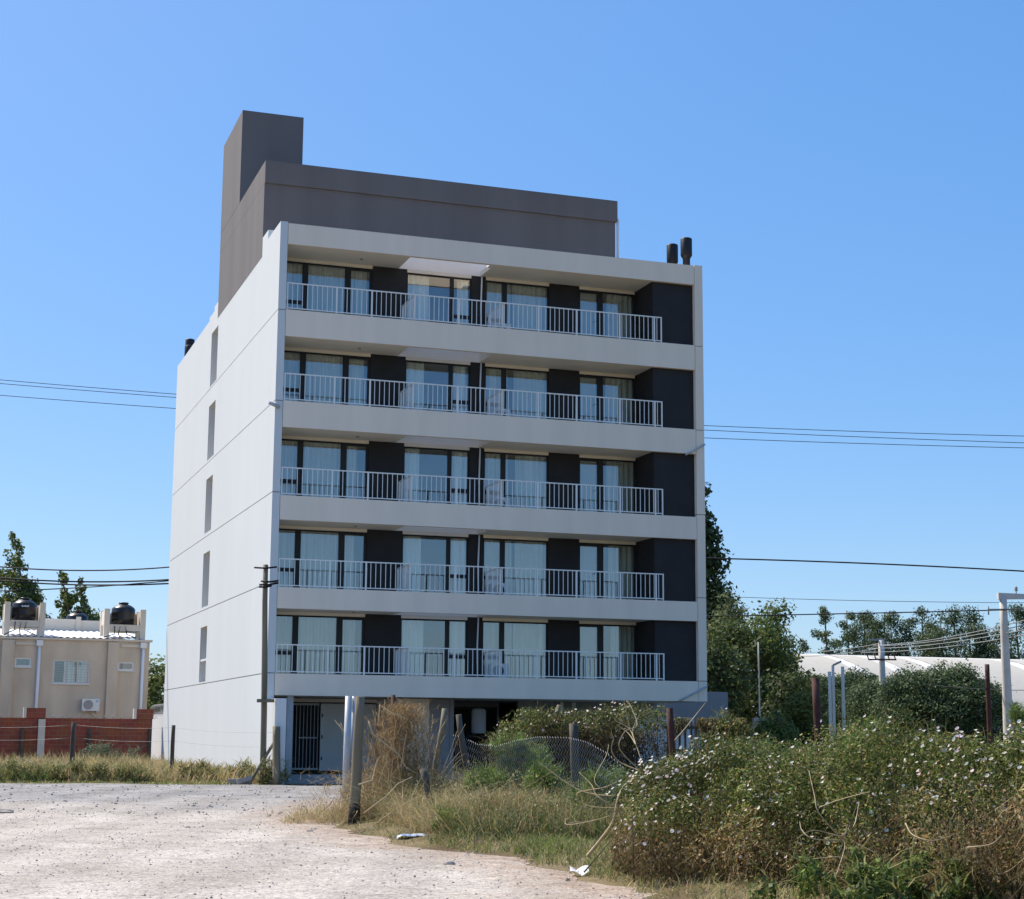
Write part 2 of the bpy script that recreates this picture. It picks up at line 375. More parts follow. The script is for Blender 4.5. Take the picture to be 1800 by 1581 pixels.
# loose stones
def stones(n, xr, yr, s0, s1, power=2.5):
    y = rng.uniform(*yr, n * 2); x = rng.uniform(*xr, n * 2); k = (x < edge(y) + .5); x, y = x[k][:n], y[k][:n]; n = len(x)
    s = s0 + (s1 - s0) * rng.random(n) ** power
    o8 = np.array([(1, 0, 0), (0, 1, 0), (-1, 0, 0), (0, -1, 0), (0, 0, .7), (0, 0, -.5)], float)
    a = rng.uniform(0, 6.28, n); ca, sa = np.cos(a), np.sin(a)
    v = np.repeat(o8[None], n, 0) * (1 + rng.normal(0, .25, (n, 6, 1))) * s[:, None, None] * .5
    v = np.stack([v[:, :, 0] * ca[:, None] - v[:, :, 1] * sa[:, None], v[:, :, 0] * sa[:, None] + v[:, :, 1] * ca[:, None], v[:, :, 2]], -1)
    v += np.stack([x, y, gz(x, y) + .012 + s * .12], -1)[:, None, :]
    return v
fo = Foliage(); v = np.concatenate([stones(5200, (-11, 2), (15, 36), .010, .038, 3), stones(1500, (-16, 0), (34, 50), .02, .09, 3), stones(24, (-9, 1.5), (16, 34), .05, .08)])
cl = pick(len(v), [(.40, .35, .31), (.32, .30, .285), (.5, .45, .42), (.24, .20, .18)])
for t in ((0, 1, 4), (1, 2, 4), (2, 3, 4), (3, 0, 4), (1, 0, 5), (2, 1, 5), (3, 2, 5), (0, 3, 5)): fo._add(v[:, t, :].reshape(-1, 3), 3, cl)
stm = leafmat('loose_stone', 0., .9)
tag(fo.build('loose_gravel', stm), 'loose pebbles and stones lying scattered on the gravel road', 'gravel', kind='stuff')

# ------------------------------------------------------------------ the apartment block (local s along the front, t into depth, z up)
B = thing('apartment_building', 'white and grey five storey apartment block with open balconies and dark rooftop storey', 'building', tuple(O), AZ)
W_, D_ = 14.78, 23.1
ZT = [3.46, 6.10, 8.96, 11.96, 14.90]                    # tops of the balcony beams
ZB = [2.80, 5.45, 8.20, 11.12, 14.04, 17.05]             # undersides of the beams
JO = [3.47, 6.24, 9.05, 11.95, 14.88]
slots = [(3.54, 5.60), (6.36, 8.42), (9.20, 11.30), (12.05, 14.18), (14.96, 17.10)]
T0, T1 = 11.92, 13.48
TH = .24
# left side wall: storey panels parted by thin joints, slots left open
zc = [0] + JO + [17.77]
sw = MB()
for k in range(6):
    z0 = zc[k] + (.014 if k else 0); z1 = zc[k + 1] - (.014 if k < 5 else 0)
    if k == 0:
        sw.box(0, TH, 0, D_, z0, z1)
    else:
        a, b = slots[k - 1]
        sw.box(0, TH, 0, T0, z0, z1); sw.box(0, TH, T1, D_, z0, z1)
        sw.box(0, TH, T0, T1, z0, a); sw.box(0, TH, T0, T1, b, z1)
sw.box(0, TH, 2.1, 13.0, 17.77, 18.08); sw.box(0, TH, 13.0, 14.2, 17.77, 17.9)
sw.build('side_wall', M['stucco'], B)
core = MB(); core.box(.016, TH - .01, .02, T0 - .02, .1, 17.6); core.box(.016, TH - .01, T1 + .02, D_ - .02, .1, 17.6)
core.build('wall_joint', M['joint'], B)
bw_ = MB(); bw_.box(0, .28, -1.75, -.004, 0, 2.67); bw_.build('wing_wall', M['stucco'], B)
lw = MB(); lw.box(.0, .2, D_ + .004, 26.7, 0, 2.47); lw.build('yard_wall', M['stucco'], B)
for a, b in slots:                                       # tall narrow stair windows at the back of each slot
    f = MB(); f.box(.50, .56, T0 - .1, T1 + .1, a - .1, b + .1); fo_ = f.build('slot_window', M['frame'], B)
    j = MB(); j.box(TH + .002, .498, T1, T1 + .2, a - .1, b + .1); j.box(TH + .002, .498, T0 - .2, T0, a - .1, b + .1)
    j.box(TH + .002, .498, T0 - .2, T1 + .2, a - .12, a - .002); j.box(TH + .002, .498, T0 - .2, T1 + .2, b + .002, b + .12); j.build('slot_reveal', M['beam'], fo_)
    g = MB(); g.box(.49, .497, T0 + .06, T1 - .06, a + .06, b - .06); g.build('glass_pane', M['glass'], fo_)
m_ = MB(); m_.box(.03, .10, T0 + .003, T1 - .003, 4.32, 4.40); m_.build('slot_bar', M['pvc'], B)
# front piers, right wall, back wall
pr = MB()
zc2 = [2.8] + JO + [17.75]
for k in range(6):
    z0 = zc2[k] + (.012 if k else 0); z1 = zc2[k + 1] - (.012 if k < 5 else 0)
    pr.box(W_ - .30, W_, .0, D_, z0, z1)
pr.box(W_ - .30, W_, 6, D_, 0, 2.8)
pr.build('end_wall', M['beam'], B)
c_ = MB(); c_.box(W_ - .28, W_ - .012, .02, D_ - .02, 2.82, 17.6); c_.build('wall_joint', M['joint'], B)
bk = MB(); bk.box(TH + .002, W_ - .302, D_ - .25, D_, 0, 17.7); bk.build('rear_wall', M['stucco'], B)
# beams across the front
SL, SR = TH + .003, W_ - .303
for k in range(6):
    z0 = ZB[k]; z1 = (ZT + [17.73])[k]
    b = MB(); b.box(SL + .012, SR - .012, .004, .16, z0, z1)
    b.build('front_beam', M['beam'], B)
# balcony slabs with an open well between them
V0, V1 = 4.36, 7.24; TW = 1.66
for k in range(6):
    z0 = ZB[k] + .025; z1 = (ZT + [17.3])[k] - .05
    s = MB()
    s.box(SL, V0, .162, TW - .003, z0, z1); s.box(V1, SR, .162, TW - .003, z0, z1)
    if k == 0: s.box(V0 + .003, V1 - .003, .162, TW - .003, z0, z1)
    s.build('balcony_slab', M['soffit'], B)
    r_ = MB(); r_.box(SL, SR, TW + .252, D_ - .26, z0, z1); r_.build('floor_slab', M['soffit'], B)
# recessed facade
WIN = [  # s0, s1, panes (a, b, kind)
    (.30, 3.46, [(.36, 1.11, 'T'), (1.30, 2.54, 'P'), (2.74, 3.38, 'D')]),
    (4.66, 6.92, [(4.70, 6.18, 'P'), (6.32, 6.88, 'T')]),
    (7.44, 9.74, [(7.49, 8.05, 'T'), (8.22, 9.70, 'P')]),
    (10.86, 12.94, [(10.91, 11.55, 'D'), (11.76, 12.90, 'P')])]
CUR = [[(.3, 3.2)], [(4.62, 5.38), (6.42, 6.95)], [(7.4, 8.42), (8.52, 9.78)], [(12.05, 13.0)]]
def curtain(s0, s1, z0, z1, t, seed):
    n = max(8, int((s1 - s0) / .028)); rr = np.random.default_rng(seed)
    ph = np.cumsum(rr.uniform(.55, 1.15, n)); am = .02 + .045 * rr.random(n)
    P = []
    for z in (z0, z1):
        P.append([(s0 + (s1 - s0) * i / (n - 1), t + am[i] * math.sin(ph[i]), z) for i in range(n)])
    return MB().grid(P)
SB = 12.98                                               # left face of the closed block on the right
for k in range(5):
    z0 = ZT[k] - .05; zt = ZB[k + 1] + .02; wt = zt - .10      # wall from slab to soffit, window head
    wl = MB(); e = [SL] + [q for wn in WIN for q in wn[:2]] + [SB]
    for i in range(0, len(e), 2):
        if e[i + 1] - e[i] > .02: MB().box(e[i], e[i + 1] - .0, TW, TW + .2, z0, zt).build('facade_wall', M['black'], B)
    for wn in WIN: MB().box(wn[0] + .001, wn[1] - .001, TW + .004, TW + .2, wt, zt).build('window_head', M['soffit'], B)
    up_ = MB(); zu = (ZT + [17.72])[k + 1]
    up_.box(SL, SB, TW, TW + .25, zt + .003, zu - .053); up_.build('floor_edge', M['fascia'], B)
    # closed dark block at the right end
    bl = MB(); bl.box(SB + .002, SR - .004, .175, TW + .2, z0 + .052, ZB[k + 1] + .022); bl.build('service_block', M['black'], B)
    for wi, (s0, s1, panes) in enumerate(WIN):
        fr = MB(); fa, fb = TW + .05, TW + .12; zb = ZT[k] - .01
        xs = [s0 + .001]
        for a, b, kd in panes: xs += [a, b]
        xs.append(s1 - .001)
        for i in range(0, len(xs), 2): fr.box(xs[i], xs[i + 1], fa, fb, zb, wt - .001)
        for a, b, kd in panes:
            tp = .10 if kd == 'D' else .05; bt = .08
            fr.box(a, b, fa + .002, fb - .002, wt - tp, wt - .001); fr.box(a, b, fa + .002, fb - .002, zb, zb + bt)
            if kd == 'T': fr.box(a, b, fa + .002, fb - .002, zb + .66, zb + .78)
        if wi == 3:
            fr.tube([(11.5, fa - .05, zb + .98), (11.40, fa - .05, zb + .98)], .012, 6)
        wo_ = fr.build('balcony_window', M['frame'], B)
        for a, b, kd in panes:
            g = MB(); g.box(a - .01, b + .01, fa + .03, fa + .036, zb + .05, wt - .04); g.build('glass_pane', M['glass'], wo_)
        for ci, (a, b) in enumerate(CUR[wi]):
            a += .12 * math.sin(7 * k + 3 * wi + ci); b += .12 * math.sin(5 * k + wi + 2 * ci)
            curtain(a, b, zb + .04, wt - .03, fb + .10, 11 * k + 3 * wi + ci).build('curtain', M['curtain_lit'] if wi == 1 else M['curtain'], wo_)
        if wi == 3:
            q = MB(); q.box(10.93, 11.53, fb + .03, fb + .04, zb + .05, wt - .08); q.build('roller_blind', M['blind'], wo_)
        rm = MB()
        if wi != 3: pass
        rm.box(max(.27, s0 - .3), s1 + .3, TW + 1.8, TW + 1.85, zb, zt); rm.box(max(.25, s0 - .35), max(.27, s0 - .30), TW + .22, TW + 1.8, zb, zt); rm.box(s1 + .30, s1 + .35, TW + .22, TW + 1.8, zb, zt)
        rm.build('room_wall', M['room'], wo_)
    # railing
    rl = MB(); a, b = .30, 13.24; zr0, zr1 = ZT[k] + .05, ZT[k] + .90; tr = .07
    rl.box(a, b, tr - .022, tr + .022, zr1 - .035, zr1); rl.box(a, b, tr - .016, tr + .016, zr0, zr0 + .03)
    n = 80; PO = [a, 3.06, 5.95, 8.9, 10.16, b - .035]
    bal = MB()
    for i in range(1, n):
        x = a + (b - a) * i / n
        bal.box(x - .0095, x + .0095, tr - .0095, tr + .0095, zr0 + .03, zr1 - .035)
    for x in (1.9, 3.06, 6.0, 8.78, 10.14, 11.7, 12.98): rl.box(x - .024, x + .024, tr - .024, tr + .024, zr0 - .05, zr1 - .036)
    for x in (a, b): rl.box(x - .02, x + .02, tr - .019, tr + .019, zr0 - .04, zr1 + .001)
    for x in (4.50, 7.54):
        rl.box(x - .02, x + .02, tr + .024, TW - .01, zr1 - .04, zr1 - .005); rl.box(x - .015, x + .015, tr + .024, TW - .01, zr0, zr0 + .03)
        rl.box(x - .03, x + .03, tr + .05, tr + .11, zr0 - .05, zr1 - .04); rl.box(x - .03, x + .03, TW - .10, TW - .04, zr0 - .05, zr1 - .04)
        for i in range(1, 12):
            y = tr + .1 + (TW - .2 - tr) * i / 12; bal.box(x - .008, x + .008, y - .008, y + .008, zr0 + .03, zr1 - .04)
    ro = rl.build('railing', M['rail'], B); bal.build('balusters', M['rail'], ro)
    dp = MB(); dp.tube([(7.27, TW - .05, z0 + .05), (7.25, TW - .05, z0 + 1.1), (7.28, TW - .05, zt - .02)], .028, 8); dp.build('downpipe', M['pvc'], B)
    lamp = MB(); lamp.tube([(2.9, .95, ZB[k + 1] + .026), (2.9, .95, ZB[k + 1] - .02)], .05, 10); lamp.build('ceiling_fitting', M['concd'], B)
    bt = MB(); bt.box(V1 - .16, V1 - .02, .165, .5, ZB[k + 1] - .0, ZB[k + 1] + .07); bt.build('well_sun_patch', M['pvc'], B)  # white block added to stand in for the sunlit patch beside the well
# ceiling over the void row and the roof deck
rf = MB(); rf.box(SL, SR, TW + .26, D_ - .26, 17.26, 17.40); rf.build('roof_deck', M['concd'], B)
# rooftop storey and stair tower
ph = MB(); ph.box(-.002, 12.80, 3.08, 12.15, 17.41, 20.0); ph.box(-.004, 12.86, 3.0, 12.16, 20.002, 20.78); ph.build('rooftop_storey', M['grey'], B)
tw = MB(); tw.box(-.006, 2.28, 8.02, 12.17, 20.79, 24.36); tw.build('stair_tower', M['grey'], B)
rr_ = MB(); rr_.bar((2.3, 8.3, 21.45), (3.15, 8.3, 21.45), .05); rr_.bar((3.15, 8.3, 20.78), (3.15, 8.3, 21.47), .05); rr_.bar((2.3, 8.3, 21.1), (3.15, 8.3, 21.1), .03)
rr_.build('roof_rail', M['frame'], B)
dp = MB(); dp.tube([(12.83, 3.2, 20.2), (12.95, 3.2, 20.15), (12.95, 3.2, 17.45)], .05, 8); dp.build('rain_pipe', M['pvc'], B)
# flues
def flue(s, t, z0, z1, name='flue_pipe'):
    o = MB(); h = z1 - z0
    o.lathe((s, t, z0), [(.13, 0), (.13, h * .50), (.15, h * .53), (.20, h * .58), (.205, h * .6), (.205, h * .97), (.19, h * .985), (.14, h)], 20)
    return o.build(name, M['flue'], B)
flue(14.47, 1.8, 17.4, 18.99); flue(14.53, .75, 17.4, 18.93)
flue(.47, 22.85, 17.4, 19.0); flue(.36, 22.2, 17.4, 18.55)
# ground floor
gf = MB()
gf.box(1.0, 1.50, 4.0, 4.2, .1, 2.80); gf.box(4.55, 4.66, 2.6, 4.2, .1, 2.80)
gf.box(1.5, 4.55, 4.02, 4.2, 2.68, 2.80)
gf.box(4.665, 5.75, 2.0, 2.2, .1, 2.80); gf.box(5.2, 5.5, 2.21, 6.0, .1, 2.8)
gf.build('entrance_wall', M['beam'], B)
g2 = MB(); g2.box(5.76, 6.45, 2.0, 2.2, .1, 2.8); g2.box(9.6, 17.6, 4.2, 4.4, .1, 2.95); g2.box(5.6, 9.6, 6.3, 6.5, .1, 2.8); g2.box(6.46, 6.6, 2.0, 6.3, .1, 2.8); g2.box(17.42, 17.62, 4.41, 12, .1, 2.95)
g2.box(14.8, 17.6, 4.2, 4.4, 2.952, 3.25)
g2.build('ground_floor_wall', M['greywall'], B)
g3 = MB(); g3.box(13.2, 16.2, 4.16, 4.196, .3, 2.3); g3.build('garage_door', M['pvc'], B)
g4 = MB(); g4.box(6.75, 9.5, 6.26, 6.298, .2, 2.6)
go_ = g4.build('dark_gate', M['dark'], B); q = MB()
for i in range(20): q.box(6.8 + i * .135, 6.82 + i * .135, 6.2, 6.22, .2, 2.55)
q.box(6.75, 9.5, 6.19, 6.23, 2.55, 2.62); q.build('gate_bars', M['frame'], go_)
d1 = MB(); d1.box(1.52, 2.58, 4.12, 4.16, .45, 2.66); do = d1.build('entrance_door', M['dark'], B); q = MB()
for i in range(9): q.box(1.56 + i * .12, 1.58 + i * .12, 4.03, 4.05, .5, 2.62)
q.box(1.53, 2.57, 4.02, 4.06, .48, .54); q.box(1.53, 2.57, 4.02, 4.06, 2.58, 2.64); q.box(1.9, 2.5, 4.021, 4.059, 1.5, 1.54); q.build('door_bars', M['galv'], do)
d2 = MB(); d2.box(2.62, 3.5, 4.05, 4.10, .45, 2.64); d2.box(3.53, 4.5, 4.05, 4.10, .45, 2.64); d2o = d2.build('white_door', M['white'], B)
q = MB(); q.tube([(4.35, 4.0, 1.4), (4.35, 4.0, 1.62)], .018, 6); q.box(2.66, 2.70, 4.02, 4.048, .8, .9); q.box(2.66, 2.70, 4.02, 4.048, 1.5, 1.6); q.box(2.66, 2.70, 4.02, 4.048, 2.2, 2.3); q.build('door_handle', M['frame'], d2o)
fl = MB(); fl.box(.3, 14.4, .9, 6.2, .05, .40); fl.box(.3, 6, .2, .896, .05, .24); fl.build('entrance_floor', M['concd'], B)
mt = MB(); mt.box(1.2, 3.2, 1.0, 3.6, .402, .415); mt.build('door_mat', M['mat_green'], B)
sc_ = MB(); sc_.box(.72, .90, .25, .40, .1, 2.80); sc_.box(.70, .74, .21, .249, .1, 2.79); sc_.build('steel_column', M['galv'], B)
cp = MB(); cp.tube([(11.05, 3.8, .2), (11.05, 3.8, 2.79)], .07, 10); cp.tube([(11.5, 3.8, .2), (11.5, 3.8, 2.79)], .07, 10); cp.build('drain_pipe', M['pvc'], B)
# metal rods left on the facade
rd = MB(); rd.tube([(14.05, -.06, 11.05), (14.76, -.10, 11.45)], .03, 8); rd.build('metal_arm', M['galv'], B)
rd = MB(); rd.tube([(13.75, -.06, 2.82), (14.74, -.10, 3.30)], .03, 8); rd.build('metal_arm', M['galv'], B)
rd = MB(); rd.tube([(-.22, -.10, 11.84), (.12, -.05, 11.72)], .06, 8); rd.build('metal_arm', M['galv'], B)
# air conditioner units on the balconies by the well
ORD = ['lowest', 'second lowest', 'middle', 'second highest', 'top']
for k in range(5):
    if k == 0:
        ac = thing('air_conditioner', 'x', 'air conditioner', tuple(W(7.85, 1.40, ZT[k])), AZ, 'air conditioners on the balconies')
        b = MB(); b.box(-.2, .38, -.13, .13, .02, .50); b.build('casing', M['white'], ac)
        b = MB(); b.tube([(.02, -.131, .26), (.02, -.142, .26)], .19, 20); b.build('fan_grille', M['frame'], ac); ac0 = ac
    else:
        ac = copy_tree(ac0); ac.location = tuple(W(7.85, 1.40, ZT[k]))
    ac['label'] = 'small air conditioner with dark round fan behind the railing of the %s balcony row' % ORD[k]
# white tank in the passage
wt_ = thing('water_heater', 'pale grey upright boiler unit behind bars under the building', 'boiler', tuple(W(7.55, 2.3, 1.70)), AZ)
b = MB(); b.lathe((0, 0, 0), [(.20, 0), (.24, .03), (.24, .72), (.20, .8), (.05, .82)], 18); b.build('tank', M['concd'], wt_)
b = MB(); b.bar((-.3, .3, -.1), (.3, .3, -.1), .05); b.bar((-.22, -.2, -.03), (-.22, .3, -.03), .04); b.bar((.22, -.2, -.03), (.22, .3, -.03), .04); b.build('bracket', M['frame'], wt_)

# ------------------------------------------------------------------ the tan house behind the brick wall on the left
HO = at(258, 1255, 82); HO[2] = 0
H = thing('tan_house', 'flat tan two storey house with white roof sheets behind the red brick wall', 'house', tuple(HO), AZ)
def hp(x, y): s, z = onplane(x, y, HO); return s, z
sx = lambda x: hp(x, 1200)[0]
hz = lambda y: hp(130, y)[1]
zt_ = hz(1126)
SLW = sx(-90)
w1 = [(sx(92), sx(157), hz(1202), hz(1161)), (sx(24), sx(53), hz(1174), hz(1158)), (sx(206), sx(234), hz(1177), hz(1162))]
w1.sort()
wl = MB(); s_prev = SLW
for a, b, c, d in w1:
    wl.box(s_prev, a, 0, .2, 0, zt_); wl.box(a, b, 0, .2, 0, c); wl.box(a, b, 0, .2, d, zt_); s_prev = b
wl.box(s_prev, 0, 0, .2, 0, zt_); wl.box(-.2, 0, .2, 9, 0, zt_); wl.box(SLW, -.2, 8.8, 9, 0, zt_ + .9)
wl.build('wall', M['tan'], H)
for x0, x1 in ((-60, -40), (0, 22), (187, 206)): MB().box(sx(x0), sx(x1), -.16, -.002, 0, zt_ - .05).build('pilaster', M['tan'], H)
cp_ = MB(); cp_.box(SLW, .12, -.10, .22, zt_ + .002, zt_ + .10); cp_.build('eave', M['tanp'], H)
for x0, x1 in ((24, 62), (210, 244)): MB().box(sx(x0), sx(x1), -.05, -.002, hz(1136), hz(1131)).build('lintel_band', M['tanp'], H)
for i, (a, b, c, d) in enumerate(w1):
    f = MB()
    for q in ((a, a + .07, c, d), (b - .07, b, c, d), (a + .07, b - .07, c, c + .07), (a + .07, b - .07, d - .07, d)): f.box(q[0], q[1], .03, .10, q[2], q[3])
    big = b - a > 1.2
    if big: f.box(a + .50, a + .58, .032, .098, c + .07, d - .07); f.box(a + 1.1, a + 1.14, .032, .098, c + .07, d - .07)
    f.box(a - .04, b + .04, -.06, .029, c - .05, c - .002)
    wo_ = f.build('window', M['white'], H)
    g = MB(); g.box(a, b, .07, .075, c, d); g.build('glass_pane', M['glass'], wo_)
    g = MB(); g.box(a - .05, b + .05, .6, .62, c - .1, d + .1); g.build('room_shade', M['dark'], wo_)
    if big:
        curtain(a + .56, b, c, d, .16, 3).build('curtain', M['white'], wo_)
        g = MB()
        n = 9
        for k in range(n): z = c + (d - c) * (k + .5) / n; g.box(a, b, .0, .012, z - .006, z + .006)
        g.build('window_grille', M['concd'], wo_)
dps = []
for x in (66, 249):
    d = MB(); s = sx(x); d.tube([(s, -.10, zt_ - .28), (s - .02, -.10, 0.2)], .075, 8); d.box(s - .14, s + .14, -.2, -.003, zt_ - .30, zt_ - .03)
    d.build('downpipe', M['pvc'], H)
# corrugated roof: rises slightly to the rear parapet
def corr(s0, s1, t0, t1, z0, z1):
    n = int((s1 - s0) / .06); P = []
    for t, z in ((t0, z0), (t1, z1)): P.append([(s0 + (s1 - s0) * i / n, t, z + .025 * math.sin(i * 1.25)) for i in range(n + 1)])
    return MB().grid(P)
corr(SLW, -.22, -.05, 8.7, zt_ + .14, zt_ + .95).build('roof_sheet', M['zinc'], H)
pw = MB(); pw.box(sx(50), sx(163), 8.6, 8.78, zt_ + .8, zt_ + 1.55); pw.box(sx(163), sx(250), 8.6, 8.78, zt_ + .8, zt_ + 1.5)
for x in (52, 160): pw.box(sx(x) - .12, sx(x) + .12, 8.5, 8.599, zt_ + .8, zt_ + 1.68)
pw.build('parapet', M['tanp'], H)
def tower(xl, xr, ytop, yshelf, yb):
    a, b = sx(xl), sx(xr); t0, t1 = .5, 2.2; q = MB(); zs, ztp = hz(yshelf), hz(ytop); zb = zt_ + .1
    for s in (a, b - .26):
        q.box(s, s + .26, t0, t0 + .3, zb, ztp); q.box(s, s + .26, t1, t1 + .3, zb, ztp)
        q.box(s + .03, s + .23, t0 + .301, t1 - .001, zs + .0, ztp - .06)
    q.box(a + .262, b - .262, t0 + .02, t1 + .28, zs - .32, zs - .02); q.box(a + .262, b - .262, t1 + .1, t1 + .25, zs - .018, ztp - .1)
    q.build('tank_tower', M['tanp'], H)
    p = MB()
    for k in range(3):
        s0 = a + .5 + .25 * k; p.tube([(s0, t0 - .05, zs - .1), (s0 + rng.uniform(-.1, .1), t0 - .25, zs - .5), (s0 + .5 * (k - 1), t0 - .3, zb + .1)], .025, 6)
    p.build('water_pipe', M['cable'], H)
    return (a + b) / 2, (t0 + t1) / 2 + .1, zs - .02
def tank(pos, label, sc_=1.):
    o = thing('water_tank', label, 'water tank', pos, AZ, 'black roof water tanks')
    b = MB(); b.lathe((0, 0, 0), [(.50, 0), (.56, .04), (.57, .3), (.58, .32), (.57, .34), (.57, .6), (.585, .62), (.57, .64), (.565, .8), (.50, .88), (.36, .98), (.22, 1.03), (.20, 1.05)], 28); b.build('barrel', M['plastic'], o)
    b = MB(); b.lathe((0, 0, 1.052), [(.22, 0), (.24, .015), (.24, .06), (.20, .08), (.05, .09)], 20); b.build('lid', M['plastic'], o)
    o.scale = (sc_,) * 3; return o
def hw(s, t, z): return tuple(HO + U * s + V * t + np.array([0, 0, z]))
c1 = tower(2, 75, 1060, 1091, 1126); c2 = tower(180, 254, 1067, 1094, 1128)
t1_ = tank(hw(*c1), 'black water tank with pale lettering in the roof tower nearest the left edge')
tx = MB(); tx.box(-.10, .16, -.58, -.574, .62, .70)
# pale maker's lettering strip on the barrel: small separate strokes
tx = MB()
for i in range(7): x = -.14 + i * .05; y = -math.sqrt(.58 ** 2 - x * x) - .006; tx.box(x - .017, x + .017, y, y + .005, .66, .72 + .015 * (i % 3 == 0))
tx.build('lettering', M['pvc'], t1_)
tank(hw(*c2), 'black water tank on the roof tower closest to the white apartment block')
tank(hw(sx(161), 9.9, zt_ + .95), 'squat black water tank showing its lid over the roof between the two towers')
# wall mounted air conditioner
s, z = hp(158, 1250)
ac = thing('air_conditioner', 'white outdoor air conditioner unit on the tan house wall under the barred window', 'air conditioner', hw(s, -.2, z), AZ)
b = MB(); b.box(-.40, .40, -.16, .16, 0, .56); b.build('casing', M['white'], ac)
b = MB(); b.tube([(-.12, -.161, .28), (-.12, -.175, .28)], .22, 24); b.build('fan_grille', M['concd'], ac)
b = MB(); b.box(.23, .34, -.164, -.161, .40, .50); b.build('badge', M['bluebag'], ac)
b = MB(); b.bar((-.3, -.15, -.03), (-.3, .2, -.03), .04); b.bar((.3, -.15, -.03), (.3, .2, -.03), .04); b.tube([(.1, .0, -.01), (.15, 0, -.2), (.3, .1, -.25)], .02, 6); b.build('bracket', M['pvc'], ac)

# ------------------------------------------------------------------ red hollow brick wall
BO = at(268, 1262, 74.5); BO[2] = 0
def bx(x): return onplane(x, 1300, BO)[0]
bzt = onplane(130, 1263, BO)[1]
K = thing('brick_wall', 'unplastered red hollow brick garden wall with pale concrete posts in front of the tan house', 'wall', tuple(BO), AZ)
b = MB(); b.box(bx(-140), 0, 0, .18, -.1, bzt); b.build('brickwork', M['brick'], K)
for x0, x1 in ((44, 78), (238, 268)):
    b = MB(); b.box(bx(x0), bx(x1), -.03, .25, bzt + .002, bzt + .42); b.build('brick_pier', M['brick'], K)
    b = MB(); b.box(bx(x0) - .12, bx(x0) - .003, -.05, .3, bzt + .002, bzt + .44); b.build('pier_edge', M['conc'], K)
for x in (72, 39, 157, 263):
    b = MB(); wd = .14 if x == 72 else .055; b.box(bx(x) - wd, bx(x) + wd, -.14, -.002, 0, bzt - (.05 if x == 72 else .4)); b.build('wall_post', M['conc'] if x == 72 else M['timberdark'], K)
b = MB()
zz = bzt + .05
for i in range(26):
    x = bx(-20) + i * .36; b.tube([(x, .09, bzt), (x + .05, .09, zz + .08), (x + .12, .09, bzt + .01)], .012, 4)
b.build('glass_shards', M['wire'], K)

# razor wire on the yard wall end
rz = thing('razor_wire', 'dark coil of wire mesh on top of the low white yard wall', 'wire coil', tuple(W(.1, 23.3, 2.5)), AZ)
b = MB(); pts = [(.22 * math.cos(i * .55), i * .031,   .20 + .20 * math.sin(i * .55)) for i in range(110)]; b.tube(pts, .012, 4); b.build('coil', M['concd'], rz)

# ------------------------------------------------------------------ timber pole with cut cables, fence posts, strut
def post(name, label, cat, base, top, r0, r1, m, n=10, group=None, wob=.0, cap=None):
    o = thing(name, label, cat, tuple(base), 0, group)
    d = np.array(top) - np.array(base); k = 7; pts = []
    for i in range(k): p = d * i / (k - 1); pts.append((p[0] + wob * rng.normal(), p[1] + wob * rng.normal(), p[2]))
    MB().tube(pts, [r0 + (r1 - r0) * i / (k - 1) * (1) + abs(wob) * .3 * rng.normal() for i in range(k)], n).build('shaft', m, o)
    return o
PY = 51.0
pb = at(462, 1380, PY); pb[2] = gxy(pb[0], PY); pt = at(467, 993, PY)
pole = post('utility_pole', 'tall bare timber pole with cut cable ends against the white side wall', 'utility pole', pb - [0, 0, .1], pt, .10, .075, M['timber'], 12, wob=.008)
q = pt - pb
b = MB(); b.tube([(0, 0, .0), (0.003, 0, .62)], .118, 12); b.build('tarred_foot', M['tar'], pole)
b = MB()
for (x0, y0, x1, y1) in ((447, 992, 487, 991), (459, 1016, 490, 1015), (456, 1022, 490, 1019), (455, 1026, 478, 1024)):
    a = at(x0, y0, PY - .12) - pb; c = at(x1, y1, PY - .10) - pb; b.tube([tuple(a), tuple((a + c) / 2 + np.array([0, 0, -.03])), tuple(c)], .028, 6)
b.build('cable_stub', M['cable'], pole)
b = MB(); a = at(452, 1226, PY - .13) - pb; c = at(482, 1226, PY - .13) - pb; b.bar(tuple(a), tuple(c), .10); b.build('cross_piece', M['timber'], pole)
a = at(437, 1372, PY - .4); a[2] = gxy(a[0], a[1]); c = at(485, 1300, PY + .1)
post('timber_strut', 'thin slanting timber prop leaning towards the short post beside the tall pole', 'prop', a, c, .05, .045, M['timber'])
a = at(486, 1380, 50.4); a[2] = gxy(a[0], a[1]); post('fence_post', 'short square timber post just right of the tall pole, at the corner of the block', 'post', a, at(486, 1277, 50.4), .12, .11, M['timber'], 4)
FP = []
for x, yt, Yd, r, lab in ((305, 1275, 55, .07, 'thin dark fence post in the grass before the white side wall'), (130, 1270, 57, .09, 'timber fence post in the tall grass before the red brick wall'),
                          (-60, 1268, 58, .09, 'fence post')):
    if x < 0: FP.append(at(x, yt + 5, Yd)); continue
    p = at(x, yt, Yd); b0 = p.copy(); b0[2] = gxy(p[0], Yd) - .1; FP.append(p)
    post('fence_post', lab, 'post', b0, p, r, r * .9, M['timberdark'], 8, 'old timber fence posts', .002)
fw_ = thing('wire_fence', 'sagging wire strands strung along the grass before the brick wall', 'wire fence', tuple(FP[1]))
ends = [at(486, 1283, 50.4)] + FP
for dz in (-.08, -.5):
    b = MB()
    for i in range(3):
        p0, p1 = ends[i] + [0, 0, dz], ends[i + 1] + [0, 0, dz]
        b.tube([tuple(p0 * (1 - t) + p1 * t - np.array([0, 0, .25 * t * (1 - t)]) - FP[1]) for t in np.linspace(0, 1, 8)], .0035, 4)
    b.build('wire', M['wire'], fw_)
